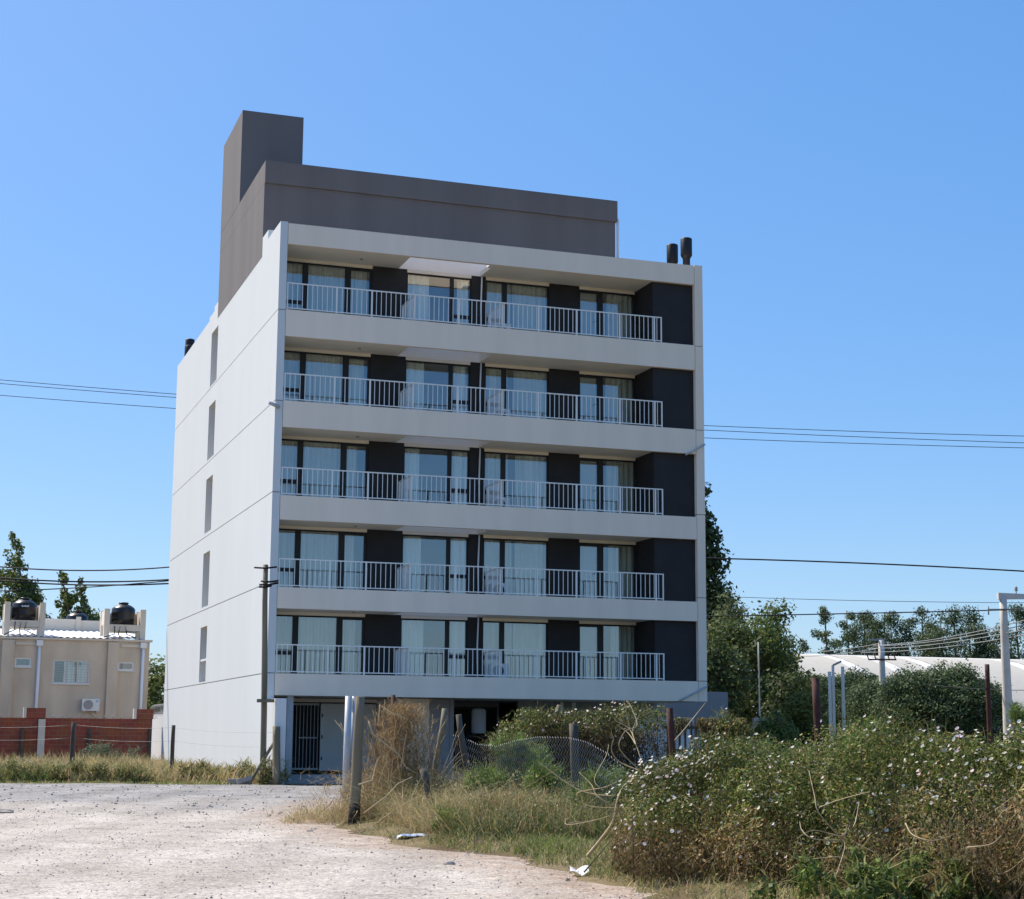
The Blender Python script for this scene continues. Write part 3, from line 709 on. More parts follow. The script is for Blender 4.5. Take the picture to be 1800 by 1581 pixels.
# rubble by the pole
rb = thing('concrete_block', 'broken concrete lump lying in the grass left of the tall pole', 'rubble', tuple(at(425, 1367, 50.6)))
b = MB(); b.box(-.40, .28, -.1, .15, -.2, -.04); b.bar((-.1, -.25, -.12), (.3, -.1, .0), .13); b.build('lump', M['rock'], rb)

# galvanised post and timber post at the lane mouth
gb = at(606, 1425, 36.5); gb[2] = gxy(gb[0], 36.5)
gp = thing('steel_post', 'paired galvanised steel post standing beside the lane in front of the entrance', 'post', tuple(gb))
zt2 = at(610, 1224, 36.5)[2] - gb[2]
b = MB(); b.tube([(0, 0, -.1), (.03, 0, zt2)], .075, 14); b.build('pipe', M['galv'], gp)
b = MB(); b.tube([(.10, .1, -.1), (.14, .1, zt2)], .06, 14); b.build('pipe', M['galv'], gp)
tb = at(622, 1450, 31.6); tb[2] = gxy(tb[0], 31.6) - .03; tp_ = at(633, 1225, 31.6)
tpo = post('timber_post', 'round pale timber post at the lane edge beside the dry bush', 'post', tb, tp_, .102, .085, M['timber'], 14, wob=.006)
b = MB(); b.tube([(0, 0, 0), (.01, 0, .38)], .107, 14); b.build('dark_foot', M['tar'], tpo)

# ------------------------------------------------------------------ posts and stakes in the weeds
def stake(x0, y0, x1, y1, Y0, Y1, r, m, name, label, cat='post', n=8, wob=.01):
    a = at(x0, y0, Y0); c = at(x1, y1, Y1); g = gxy(a[0], a[1]); t = (g - .1 - a[2]) / (c[2] - a[2]) if a[2] > g else 0; a = a + (c - a) * t
    return post(name, label, cat, a, c, r, r * .9, m, n, wob=wob)
stake(1015, 1478, 1007, 1272, 28.5, 28.5, .075, M['timberdark'], 'fence_post', 'grey timber post carrying the sagging chain link mesh before the dark hedge')
stake(829, 1400, 805, 1256, 33, 33, .065, M['timberdark'], 'leaning_post', 'dark fence post leaning left beside the chain link mesh')
stake(764, 1360, 783, 1246, 34, 34, .06, M['timber'], 'leaning_post', 'pale stake leaning right and wrapped in dry creeper')
stake(972, 1285, 983, 1240, 38.1, 38.1, .07, M['timber'], 'leaning_post', 'pale stake end poking out over the dark flowering hedge')
stake(754, 1400, 742, 1352, 29.5, 29.5, .06, M['timberdark'], 'tree_stump', 'short rotten stump leaning in the dry grass', 'stump')
stake(692, 1330, 692, 1222, 40, 40, .055, M['rust'], 'steel_post', 'rusty steel post rising behind the tall dry bush')
stake(1183, 1335, 1177, 1245, 24, 24, .052, M['rust'], 'steel_post', 'rusty round post standing behind the left end of the flowering hedge', n=12, wob=0)
rp = stake(1440, 1320, 1433, 1192, 22, 22, .055, M['rust'], 'steel_post', 'dark rusty post standing behind the flowering hedge before the round trees', n=14, wob=0)
for x, yt, Yd, lab in ((1458, 1181, 50, 'left'), (1481, 1172, 52, 'right')):
    p = at(x, yt, Yd); g = p.copy(); g[2] = gxy(p[0], Yd)
    post('concrete_post', 'slim pale concrete post before the round trees, %s one of the two slim ones' % lab, 'post', g, p, .052, .05, M['conc'], 4)
p = at(1464, 1170, 51); g = p.copy(); g[2] = 0
o = post('concrete_post', 'thin concrete post with a bent top between the two slim pale posts', 'post', g, p, .045, .042, M['conc'], 4)
b = MB(); d = p - g; b.bar(tuple(d), tuple(d + [.25, 0, .12]), .06); b.build('bent_top', M['concd'], o)
p = at(1735, 1168, 80); g = p.copy(); g[2] = 0; post('timber_pole', 'thin dark timber pole in front of the large round tree', 'pole', g, p, .13, .11, M['rust'], 8)
# white lamp mast with a box foot
p = at(1333, 1129, 75); g = p.copy(); g[2] = 0
o = post('lamp_mast', 'slim white metal mast on a grey plinth before the leafy trees', 'mast', g, p, .045, .03, M['conc'], 10)
zb = at(1333, 1262, 75)[2]; b = MB(); b.box(-.3, .3, -.3, .3, 0, zb); b.box(-.36, .36, -.36, .36, zb - .5, zb - .35); b.build('plinth', M['concd'], o)

# ------------------------------------------------------------------ concrete power poles on the right
def insul(b, x, y, z): b.tube([(x, y, z), (x, y, z + .12)], .025, 6); b.lathe((x, y, z + .12), [(.05, 0), (.09, .04), (.05, .08), (.08, .12), (.03, .2)], 8)
p1 = at(1763, 1047, 70); g1 = p1.copy(); g1[2] = 0
P1 = post('power_pole', 'tall pale concrete power pole with one long arm at the right edge', 'power pole', g1, p1, .24, .15, M['conc'], 12)
h1 = p1[2]
b = MB(); a0 = np.array([-.12, 0, h1 - .05]); b.grid([[(-.2, -.13, h1 - .16), (-.2, .13, h1 - .16), (-.2, .13, h1 + .10), (-.2, -.13, h1 + .10), (-.2, -.13, h1 - .16)], [(2.4, -.09, h1 - .12), (2.4, .09, h1 - .12), (2.4, .09, h1 + .0), (2.4, -.09, h1 + .0), (2.4, -.09, h1 - .12)]], False)
b.box(-.22, -.198, -.13, .13, h1 - .16, h1 + .10); b.build('arm', M['conc'], P1)
for q_ in ((.55, 0, h1 + .06), (1.4, 0, h1 + .02)): b = MB(); insul(b, *q_); b.build('insulator', M['concd'], P1)
b = MB()
for dx, dz in ((-.65, -.66), (.3, -.62)): b.tube([(dx, -.1, h1 + dz - .15), (dx, -.1, h1 + dz + .2)], .03, 6)
b.bar((-.7, -.16, h1 - .6), (.55, -.16, h1 - .58), .06); b.build('cable_bracket', M['concd'], P1)
p2 = at(1549, 1126, 105); g2_ = p2.copy(); g2_[2] = 0
P2 = post('power_pole', 'concrete power pole with hooked brackets before the white warehouse roof', 'power pole', g2_, p2, .26, .18, M['conc'], 12); h2 = p2[2]
b = MB(); zc_ = at(1549, 1160, 105)[2]
b.bar((-.85, -.2, zc_), (.85, -.2, zc_), .09)
for dx in (-.85, -.4, .42, .8): b.bar((dx, -.2, zc_), (dx - .1, -.2, zc_ + .35), .06); b.bar((dx - .1, -.2, zc_ + .35), (dx + .12, -.2, zc_ + .35), .05)
b.build('bracket', M['rust'], P2)
b = MB(); b.bar((-.8, 0, h2 + .02), (.25, 0, h2 + .06), .10); b.build('cross_arm', M['concd'], P2)

# ------------------------------------------------------------------ cables
def cable(name, label, pts, r, m, group=None, cat='cable', n=5):
    c = np.mean(pts, 0); b = MB(); b.tube([tuple(p - c) for p in pts], r, n); o = b.build(name, m); o.location = tuple(c)
    return tag(o, label, cat, group)
def sagline(p, q, sag, k=24): return [p * (1 - t) + q * t - np.array([0, 0, 4 * sag * t * (1 - t)]) for t in np.linspace(0, 1, k)]
def thru(ctrl, k=40):                                    # smooth curve through three or four points of equal distance
    c = np.array(ctrl); pr = np.linspace(0, 1, len(c)); tt = np.linspace(0, 1, k)
    dist = np.concatenate([[0], np.cumsum(np.linalg.norm(np.diff(c, axis=0), axis=1))]); dist /= dist[-1]
    return [np.array([np.polyval(np.polyfit(dist, c[:, a], min(2, len(c) - 1)), t) for a in range(3)]) for t in tt]
for i, (l0, l1, r0, r1) in enumerate((((-60, 664), (310, 691), (1237, 750), (1880, 768)), ((-60, 670), (310, 698), (1237, 757), (1880, 781)), ((-60, 691), (308, 717), (1237, 771), (1880, 789)))):
    cable('power_line', ['uppermost', 'middle', 'lowest'][i] + ' of three thin high wires passing behind the block', thru([at(*l0, 140), at(*l1, 140), at(*r0, 140), at(*r1, 140)]), .028, M['cable'], 'thin high wires')
REAR = lambda s, z: W(s, D_ + .02, z)
for i, (l0, l1, zz, r) in enumerate((((-60, 991), (300, 997), 9.02, .032), ((-60, 1010), (300, 1019), 8.47, .036), ((-60, 1015), (300, 1026), 8.30, .036), ((-60, 1040), (300, 1021), 8.55, .026))):
    a, m_, e = at(*l0, 76), at(*l1, 75), REAR(1.5 + .3 * i, zz)
    cable('service_cable', ['highest black cable reaching the block from the left', 'second highest black cable reaching the block from the left', 'third highest black cable reaching the block from the left', 'thinnest black cable rising towards the block from the left edge'][i], thru([a, m_, e]), r, M['cable'], 'black cables left of the block')
cable('service_cable', 'thick twisted black cable sagging from the block to the right edge', thru([REAR(13.5, 9.8), at(1245, 976, 74), at(1500, 996, 73), at(1900, 1009, 72)]), .034, M['cable'])
cable('service_cable', 'black cable from behind the block to the right concrete pole', thru([REAR(13.5, 6.9), at(1245, 1080, 74), at(1480, 1084, 72), at(1765, 1071, 69.8)]), .026, M['cable'])
cable('service_cable', 'short black cable from the right pole out over the right edge', sagline(at(1765, 1071, 69.8), at(1890, 1058, 62), .1), .026, M['cable'])
cable('power_line', 'thin wire between the leafy trees and the right pole top', sagline(at(1270, 1049, 100), at(1890, 1060, 100), .1), .016, M['cable'])
for i, (y0, y1, xe) in enumerate(((1134, 1084, 1800), (1136, 1092, 1810), (1140, 1104, 1800), (1147, 1110, 1820))):
    cable('power_line', ['highest', 'second', 'third', 'lowest'][i] + ' pale wire running from the hooked pole up to the right', sagline(at(1545 - 10 * i, y0, 105), at(xe + 60, y1 - 9, 62), .25), .02, M['wire'], 'pale wires over the warehouse')
for i, (y0, x1, y1) in enumerate(((1132, 1395, 1146), (1140, 1390, 1152))):
    cable('power_line', ['upper', 'lower'][i] + ' pale wire running from the hooked pole left into the trees', sagline(at(1545, y0, 105), at(x1 - 60, y1, 150), .3), .022, M['wire'], 'pale wires over the warehouse')
cable('power_line', 'thin dark wire low in front of the round trees', sagline(at(1555, 1191, 104), at(1890, 1212, 78), .3), .018, M['cable'])

# ------------------------------------------------------------------ warehouse with arched white roof
AO = at(1385, 1150, 170); AO[2] = 0
A_ = thing('warehouse', 'long warehouse with arched white roof and grey sheet panels beyond the round trees', 'warehouse', tuple(AO), AZ)
zr = at(1385, 1150, 170)[2]
def arch(s0, s1, dz=0, t0=0., t1=1.):
    P = []
    for q in np.linspace(t0, t1, 10):
        a = q * .6; P.append([(s, -19 * math.sin(a) / math.sin(.6), zr + dz - 6.2 * (1 - math.cos(a)) / (1 - math.cos(.6))) for s in (s0, s1)])
    return MB().grid(P)
LEN = 62
arch(-14, LEN).build('roof', M['roofw'], A_)
bk = MB(); bk.box(-14, LEN, .0, 8, 0, zr - .05); bk.box(-13.9, LEN - .1, -18.8, -.1, 0, zr - 6.3); bk.build('wall', M['concd'], A_)
x = 1.0
for a, b in ((-13, 1.0), (2.2, 5.2), (6.6, 9.6), (11., 20.6), (22.2, 32), (33.4, 60)):
    arch(a, b, .03, .20, 1.).build('roof_panel', M['roofg'], A_)

# ------------------------------------------------------------------ trees
DG = [(.065, .095, .03), (.085, .115, .038), (.12, .145, .05), (.05, .07, .026)]
MG = [(.13, .17, .042), (.18, .215, .055), (.23, .25, .07), (.09, .12, .034)]
CG = [(.075, .115, .05), (.10, .145, .06), (.125, .16, .068), (.055, .082, .038)]
YG = [(.14, .15, .03), (.10, .13, .03), (.17, .17, .045)]
def tree(name, label, base, clumps, n, size, cols, trunk, cat='tree', group=None, flat=1., aspect=.6, limbs=True, edge_bias=.6):
    """clumps: (x, y, z, r) relative to base; trunk: list of (x, y, z, r)"""
    o = thing(name, label, cat, tuple(base), 0, group)
    C = np.array(clumps, float); wgt = C[:, 3] ** 2; idx = rng.choice(len(C), n, p=wgt / wgt.sum())
    d = sph(n); rad = rng.random(n) ** (1 / 3 * edge_bias) * (1 + .22 * rng.normal(size=n))
    rr = C[idx, 3][:, None] * np.abs(rad)[:, None]
    P = C[idx, :3] + d * rr * np.array([1, 1, flat])
    N = d + rng.normal(0, .55, (n, 3)); N[:, 2] += .25
    cb = np.array(cols)[rng.integers(0, len(cols), len(C))] * rng.uniform(.75, 1.3, (len(C), 1))
    colr = .5 * cb[idx] + .5 * pick(n, cols); colr = np.clip(colr * (1 + rng.normal(0, .12, (n, 1))), .004, .9)
    f = Foliage(); f.leaves(P, N, size * rng.uniform(.6, 1.4, n), colr, aspect); f.build('crown', M['leaf'], o)
    b = MB(); b.tube([t[:3] for t in trunk], [t[3] for t in trunk], 8)
    if limbs:
        tz = np.array([t[2] for t in trunk])
        for c in C[:: max(1, len(C) // 14)]:
            j = int(np.argmin(np.abs(tz - (c[2] - c[3])))); s_ = trunk[j]; r0 = s_[3] * .45
            mid = [(s_[0] + c[0]) / 2, (s_[1] + c[1]) / 2, (s_[2] * .6 + c[2] * .4)]
            b.tube([s_[:3], mid, tuple(c[:3])], [r0, r0 * .6, r0 * .2], 5)
    b.build('trunk', M['trunk'], o)
    return o
def poplar(x, ytop, Yd, width, label, lean=0., n=4200, cols=MG, low=0., size=.24, ragged=.35):
    p = at(x, ytop, Yd); h = p[2]; base = np.array([p[0] - lean, Yd, 0.]); cl = []
    k = int(h * 4.2)
    for i in range(k):
        q = (i + .5) / k; z = h * (.10 + .88 * q); w_ = 1.55 * width * (np.interp(q, [0, .15, .45, .8, 1], [.55, .9, 1., .62, .10]))
        cx = lean * q ** 1.8; a = rng.uniform(0, 6.28); rr = rng.random() ** .6 * w_ * .72
        cl.append((cx + rr * math.cos(a) - lean * .0, rr * math.sin(a), z + rng.normal(0, .2), max(.25, w_ * rng.uniform(.17, .24 + ragged * .30))))
    tr = [(lean * q ** 1.8, 0, h * q, .28 * (1 - q) + .03) for q in np.linspace(0, .95, 8)]
    return tree('poplar_tree', label, base, cl, int(n * 2.2), size, cols, tr, group='tall poplars', flat=1.35, aspect=.7)
poplar(22, 928, 130, 1.7, 'tallest wind bent poplar at the left edge of the picture', -2.3, 7000, MG, ragged=.5)
poplar(44, 996, 132, 1.4, 'poplar just right of the tallest one, behind the left water tank', -1.5, 3400, DG)
poplar(-8, 985, 128, 1.6, 'broad poplar cut by the left edge of the picture', -.6, 3000, MG)
poplar(106, 1002, 126, 1.25, 'left of the two slim poplars between the roof towers', -2.1, 4000, MG, ragged=.5)
poplar(137, 1018, 126, 1.3, 'right of the two slim poplars between the roof towers', -2.1, 3800, MG, ragged=.5)
poplar(78, 1082, 140, 1.5, 'low dark tree top behind the roof parapet', 0, 2000, DG)
poplar(1226, 800, 96, 1.4, 'very tall dark columnar poplar behind the right corner of the block', -.1, 9000, DG, size=.24, ragged=1.0)
def round_tree(name, label, x, ytop, Yd, rx, nclump, n, size, cols, rz=None, zc=None, r_c=(.6, 1.3), flat=.85, x0=None, group=None, hollow=.35, cat='tree', edge_bias=.6):
    p = at(x, ytop, Yd); h = p[2]; base = np.array([p[0], Yd, 0.]); zc = zc or h * .55; rz = rz or h - zc; cl = []
    while len(cl) < nclump:
        d = sph(1)[0]; q = hollow + (1 - hollow) * rng.random() ** .5
        r = rng.uniform(*r_c); c = np.array([d[0] * (rx - r * .6) * q, d[1] * (rx - r * .6) * q, zc + d[2] * (rz - r * .7) * q])
        if c[2] > .4: cl.append((*c, r))
    tr = [(0.1 * math.sin(z), 0, z, .26 * (1 - z / h) + .05) for z in np.linspace(0, h * .8, 6)]
    return tree(name, label, base, cl, n, size, cols, tr, cat, group, flat, .6, True, edge_bias)
round_tree('leafy_tree', 'small leafy tree glimpsed between the tan house and the white side wall', 280, 1155, 108, 2.1, 26, 4200, .26, MG)
round_tree('leafy_tree', 'pale airy tree top close to the right corner of the block', 1283, 1018, 88, 1.3, 22, 2600, .20, [(.10, .13, .05), (.13, .155, .07), (.08, .11, .04)], zc=6.5, rz=2.9, r_c=(.4, .8))
round_tree('leafy_tree', 'broad dark leafy tree behind the slim white mast', 1310, 1048, 84, 2.9, 60, 12000, .22, DG + MG[:2], zc=4.4, rz=4.3)
round_tree('leafy_tree', 'taller pale crowned tree right of the dark leafy one', 1368, 1060, 86, 1.3, 30, 4500, .20, MG, zc=5.6, rz=3.0, r_c=(.45, .9))
round_tree('leafy_tree', 'low dark tree left of the warehouse gable', 1392, 1150, 80, 1.6, 30, 5200, .20, DG, zc=2.6, rz=3.1, r_c=(.5, 1.))
round_tree('leafy_tree', 'dark shadowy tree beside the right corner of the block', 1263, 1100, 76, 1.5, 30, 5200, .20, DG, zc=3.4, rz=3.6, r_c=(.5, 1.))
round_tree('yellow_shrub', 'yellow green shrub at the foot of the dark trees', 1400, 1196, 62, .95, 26, 4200, .13, YG, zc=1.9, rz=1.9, r_c=(.35, .6), cat='shrub')
round_tree('yellow_shrub', 'dull green shrub between the white mast and the yellow green one', 1362, 1226, 60, .85, 22, 3200, .13, MG, zc=1.5, rz=1.6, r_c=(.35, .6), cat='shrub')
def dome(label, x, ytop, Yd, rx, n):
    p = at(x, ytop, Yd); h = p[2]; base = np.array([p[0], Yd, 0.]); cl = []
    for i in range(340):
        d = sph(1)[0]; d[2] = abs(d[2]) ** .5; q = rng.uniform(.90, 1.01) if i > 60 else rng.uniform(.4, .8)
        prof = 1 + .10 * math.sin(d[0] * 7) + .07 * math.sin(d[1] * 9 + d[0] * 4)
        cl.append((d[0] * (rx - .5) * q * prof, d[1] * rx * .8 * q, .3 + d[2] * (h - .7) * q * (1 + .05 * math.sin(d[0] * 9)), rng.uniform(.5, .95)))
    tr = [(0, 0, z, .4 - .05 * z) for z in np.linspace(0, 3, 4)]
    return tree('dome_tree', label, base, cl, int(n * 1.5), .20, CG, tr, 'tree', 'dense round trees before the warehouse', .62, .45, True)
dome('largest dense round tree before the warehouse at the right', 1655, 1166, 100, 4.3, 28000)
dome('lower dense round tree left of the largest one', 1488, 1180, 112, 5.2, 24000)
dome('smaller dense round crown filling the gap between the two round trees', 1572, 1186, 106, 3.6, 15000)
dome('low dense tree at the left foot of the warehouse roof', 1420, 1182, 116, 3.6, 13000)
def conifer(x, ytop, Yd, width, label, n=3600, sparse=False):
    p = at(x, ytop, Yd); h = p[2]; base = np.array([p[0], Yd, 0.]); cl = []
    for i in range(22 if sparse else 80):
        q = rng.random(); q = .32 + .68 * q if sparse else .22 + .78 * q
        w_ = 1.35 * width * np.interp(q, [.2, .5, .85, 1], [.95, 1, .6, .12]); a = rng.uniform(0, 6.28); rr = w_ * rng.uniform(.3, 1)
        cl.append((rr * math.cos(a), rr * math.sin(a) * .7, h * q + rng.normal(0, .2), rng.uniform(.85, 1.75) * (.55 + .5 * (1 - q)) * (.8 if sparse else 1.15)))
    tr = [(.15 * math.sin(q * 5), 0, h * q, .25 * (1 - q) + .04) for q in np.linspace(0, .97, 7)]
    return tree('conifer_tree', label, base, cl, int(n * 2.2), .36, CG, tr, group='conifers beyond the warehouse', flat=.68, aspect=.4)
SPEC = [(1540, 1092, 2.2, 'low conifer filling the gap above the hooked power pole arm', 3000, False), (1594, 1096, 2.4, 'low conifer between the broad one and the tallest one', 3000, False), (1640, 1100, 2.2, 'low shaggy conifer tucked behind the tallest one, to its right', 3000, False), (1716, 1098, 2.2, 'shaggy conifer between the drooping one and the low one by the pole', 3000, False), (1752, 1112, 2.0, 'small conifer peeping out left of the right concrete pole shaft', 2400, False), (1503, 1100, 2.0, 'low dark conifer between the open crowned and the bushy one', 2600, False),
        (1413, 1116, 1.6, 'small sparse conifer farthest left beyond the warehouse', 900, True), (1452, 1060, 1.9, 'tall bare limbed conifer with tufts, second from the left', 1500, True), (1490, 1066, 2.1, 'open crowned conifer, third from the left', 2000, True),
        (1520, 1074, 2.4, 'bushy conifer left of the hooked power pole wires', 3600, False), (1567, 1078, 2.6, 'broad conifer directly above the hooked power pole', 3800, False), (1622, 1068, 3.0, 'tallest broad conifer in the middle of the row', 4600, False),
        (1655, 1082, 1.8, 'lower conifer in the dip right of the tallest one', 2600, False), (1678, 1072, 2.0, 'pointed conifer, third from the right concrete pole', 3000, False), (1703, 1070, 2.4, 'conifer left of the right concrete pole, outer branches drooping', 3600, False),
        (1732, 1110, 1.9, 'low conifer close to the left of the right concrete pole', 2600, False), (1787, 1066, 2.6, 'wide conifer right of the concrete pole at the edge', 3600, False)]
for x, yt, wd, lab, n, spx in SPEC: conifer(x, yt, 216 + rng.uniform(-6, 6), wd * 1.1, lab, n, spx)

# ------------------------------------------------------------------ grass and weeds
STRAW = [(.48, .38, .20), (.56, .46, .27), (.38, .29, .15), (.43, .36, .17)]
HG = [(.10, .145, .03), (.145, .185, .04), (.07, .11, .022), (.22, .21, .06), (.30, .25, .10)]
HD = [(.29, .19, .08), (.38, .265, .12), (.19, .125, .05), (.20, .19, .055), (.48, .36, .19)]
OLIVE = [(.23, .225, .08), (.29, .275, .105), (.17, .18, .065)]
GREEN = [(.12, .18, .05), (.155, .215, .065), (.09, .135, .042)]
LIME = [(.21, .29, .06), (.27, .34, .09), (.17, .24, .05)]
def inside_block(x, y):
    s = (x - O[0]) * U[0] + (y - O[1]) * U[1]; t = (x - O[0]) * V[0] + (y - O[1]) * V[1]
    return (s > -.05) & (t > -1.9)
def scatter(f, n, xr, yr, keep, L, wd, cols, up_=1.2, bend=.35, patch=None):
    x = rng.uniform(*xr, n); y = rng.uniform(*yr, n); k = keep(x, y); x, y = x[k], y[k]; n = len(x)
    Pn = np.stack([x, y, gz(x, y) - .02], 1)
    D = rng.normal(0, .5, (n, 3)); D[:, 2] = up_ * rng.uniform(.5, 1.2, n)
    ln = rng.uniform(*L, n)
    if patch: ln = ln * patch(x, y)
    f.blades(Pn, D, ln, wd * rng.uniform(.6, 1.4, n), pick(n, cols), bend)
far_edge = FAR + .1
f = Foliage()
ok = lambda x, y: (~inside_block(x, y))
def vpatch(x, y): return .75 + .35 * fnoise(np.stack([x, y, 0 * x], 1), .55)
noisek = lambda thr, sc_=.5: (lambda x, y: ok(x, y) & (fnoise(np.stack([x, y, 0 * x], 1), sc_) > thr))
scatter(f, 42000, (-30, -7.4), (51.5, 74), ok, (.45, .95), .03, STRAW + STRAW + OLIVE, patch=vpatch)
scatter(f, 26000, (-30, -13), (51.0, 58), noisek(-.3), (.4, .8), .03, OLIVE + GREEN[:1], patch=vpatch)
scatter(f, 2500, (-24, -8), (50.1, 50.9), ok, (.04, .16), .03, LIME + STRAW + OLIVE)
scatter(f, 14000, (-30, -8), (50.7, 55), ok, (.06, .22), .03, LIME + STRAW + OLIVE)
scatter(f, 5000, (-30, -14), (54, 73), noisek(-.1), (.6, 1.0), .022, STRAW, up_=2, bend=.2)
tag(f.build('tall_grass', M['grassm']), 'tall straw and olive grass growing on the far roadside before the brick wall', 'grass', kind='stuff')

def bush(name, label, cat, base, clumps, n, size, cols, aspect=.5, stems=12, blade=0, bcols=None, flat=1., group=None, flowers=0, wd=.02, trail=0):
    o = thing(name, label, cat, tuple(base), 0, group); C = np.array(clumps, float)
    idx = rng.choice(len(C), n, p=C[:, 3] ** 2 / (C[:, 3] ** 2).sum()); d = sph(n)
    P = C[idx, :3] + d * C[idx, 3][:, None] * (np.abs(rng.random(n) ** .25 * (1 + .2 * rng.normal(size=n))))[:, None] * np.array([1, 1, flat])
    k = P[:, 2] > -.03; P, d, idx = P[k], d[k], idx[k]; n = len(P)
    N = d + rng.normal(0, .6, (n, 3)); N[:, 2] += .2
    cb = rng.uniform(.75, 1.3, len(C)); f = Foliage(); f.leaves(P, N, size * rng.uniform(.6, 1.5, n), np.clip(pick(n, cols) * cb[idx][:, None], .004, .9), aspect)
    if blade:
        i2 = rng.choice(len(C), blade); d2 = sph(blade); P2 = C[i2, :3] + d2 * C[i2, 3][:, None] * rng.uniform(.3, 1., (blade, 1)); P2[:, 2] = np.abs(P2[:, 2])
        D2 = d2 * .6 + rng.normal(0, .3, (blade, 3)); D2[:, 2] += .6
        f.blades(P2, D2, rng.uniform(.12, .4, blade), wd, pick(blade, bcols or STRAW), .5)
    f.build('foliage', M['leaf'], o)
    if stems:
        b = MB()
        for i in range(stems):
            c = C[rng.integers(len(C))]; a = (c[0] * .4 + rng.normal(0, .05), c[1] * .4 + rng.normal(0, .05), -.05)
            b.tube([a, (c[0] * .6, c[1] * .7, c[2] * .5), tuple(c[:3] + rng.normal(0, .1, 3))], [.015, .011, .005], 4)
        b.build('stem', M['twig'], o)
    return o
def mound(rx, ry, h, k, r):
    out = []
    for i in range(k):
        d = sph(1)[0]; d[2] = abs(d[2]); q = rng.random() ** .4
        out.append((d[0] * rx * q, d[1] * ry * q, d[2] * h * q + .05, r * rng.uniform(.6, 1.2)))
    return out
def base_at(x, y, Yd): p = at(x, y, Yd); return np.array([p[0], Yd, gxy(p[0], Yd)])
# bushes on the far roadside
for x, Yd, rx, h, lab in ((352, 53, .75, .62, 'rounded olive bush in the grass midway before the white side wall'), (140, 51.6, 1.2, .5, 'low dark green bush at the road edge under the thicker wall post'), (40, 51.8, 1.3, .55, 'low dark green bush at the road edge by the left edge of the picture'),
                          (235, 51.6, .7, .4, 'small green bush at the road edge between the two fence posts'), (480, 51.0, .5, .75, 'leafy weed bush at the foot of the tall timber pole'), (430, 53.5, .6, .5, 'pale weed clump left of the tall timber pole')):
    bush('roadside_bush', lab, 'bush', base_at(x, 1375, Yd), mound(rx, .5, h, 16, .22), 2200, .07, OLIVE + GREEN, .35, 8, 700, OLIVE + STRAW, wd=.03, group='bushes along the far roadside')
bush('grey_bush', 'blue green feathery bush at the foot of the brick wall near its right end', 'bush', base_at(190, 1345, 71), mound(1.3, .6, 1.0, 18, .35), 2600, .12, [(.13, .17, .11), (.16, .20, .13)], .25, 8, 900, [(.15, .19, .12)], wd=.03)

# weeds on the bank between lane and hedge
near = lambda x, y: (x > edge(y) + .15 + .12 * np.sin(y * 3)) & ~inside_block(x, y)
f = Foliage()
wn = lambda x, y: np.clip(.75 + .4 * fnoise(np.stack([x, y, 0 * x], 1), .9), .25, 1.4)
core_ = lambda x, y: near(x, y) & (x > edge(y) + .75)
scatter(f, 26000, (-4, 3.4), (25.5, 36), core_, (.35, .95), .012, STRAW + STRAW + OLIVE, patch=wn, up_=1.3)
scatter(f, 9000, (-4, -.6), (27.5, 36), core_, (.4, .85), .011, STRAW, up_=1.5, bend=.9)
scatter(f, 1800, (-3.2, 0.6), (27.0, 34), lambda x, y: core_(x, y) & (fnoise(np.stack([x, y, 0 * x], 1), 1.6) > .15), (.8, 1.3), .010, STRAW + OLIVE, up_=1.9, bend=.7)
scatter(f, 16000, (-.9, 4), (25.5, 35), lambda x, y: core_(x, y), (.4, 1.0), .012, OLIVE + GREEN + GREEN, patch=wn, up_=1.4, bend=.7)
scatter(f, 20000, (-4, 4), (16, 36), lambda x, y: near(x + .12, y) & (x < edge(y) + 1.1), (.05, .22), .010, STRAW + OLIVE + OLIVE, up_=.8)
scatter(f, 9000, (-1.2, 1.8), (20, 26.5), lambda x, y: near(x, y) & (x < edge(y) + 2.2), (.06, .22), .010, LIME + OLIVE + GREEN + STRAW, up_=1.)
scatter(f, 5000, (.9, 5), (13, 21), lambda x, y: near(x, y) & (x < edge(y) + 1.6), (.08, .25), .010, STRAW + OLIVE, up_=.7)
scatter(f, 5000, (-5, -2.6), (31.5, 39), lambda x, y: (np.hypot(x + 3.3, (y - 33.8) * .45) < 1.15 + .25 * np.sin(x * 9)), (.12, .42), .010, STRAW, up_=1., bend=.6)
scatter(f, 16000, (1.5, 16), (34, 70), near, (.4, 1.1), .025, OLIVE + GREEN + STRAW, patch=wn, up_=1.6)
scatter(f, 9000, (14, 40), (40, 110), near, (.5, 1.2), .05, OLIVE + GREEN, up_=1.6)
n = 26000; x = rng.uniform(-4, 3.6, n); y = rng.uniform(25.2, 36, n); k = core_(x, y); x, y = x[k], y[k]; n = len(x); q = rng.random(n) ** 1.3
f.leaves(np.stack([x, y, gz(x, y) + q * .95 * wn(x, y)], 1), sph(n), .035 * rng.uniform(.5, 1.6, n), np.where((x + .25 * y + rng.normal(0, .8, n) > 7.2)[:, None], pick(n, GREEN + OLIVE), pick(n, STRAW[:2] + OLIVE + [(.34, .25, .14)])), .5)
tag(f.build('weeds', M['grassm']), 'mixed dry and green weeds covering the bank right of the lane', 'weeds', kind='stuff')
f = Foliage(); scatter(f, 2600, (-.3, 1.0), (22.5, 25.6), lambda x, y: near(x, y) & (np.hypot((x - .45) / .38, (y - 23.8) / .8) < 1), (.10, .28), .011, LIME + OLIVE, up_=1.1)
tag(f.build('green_tuft', M['grassm']), 'bright lime green grass tuft at the lane edge before the grey timber post', 'grass')
bush('green_weed', 'small bright green weed clump at the lane edge right of the blue litter', 'weed', base_at(788, 1478, 26.8), mound(.35, .3, .35, 9, .12), 900, .04, LIME, .5, 4)
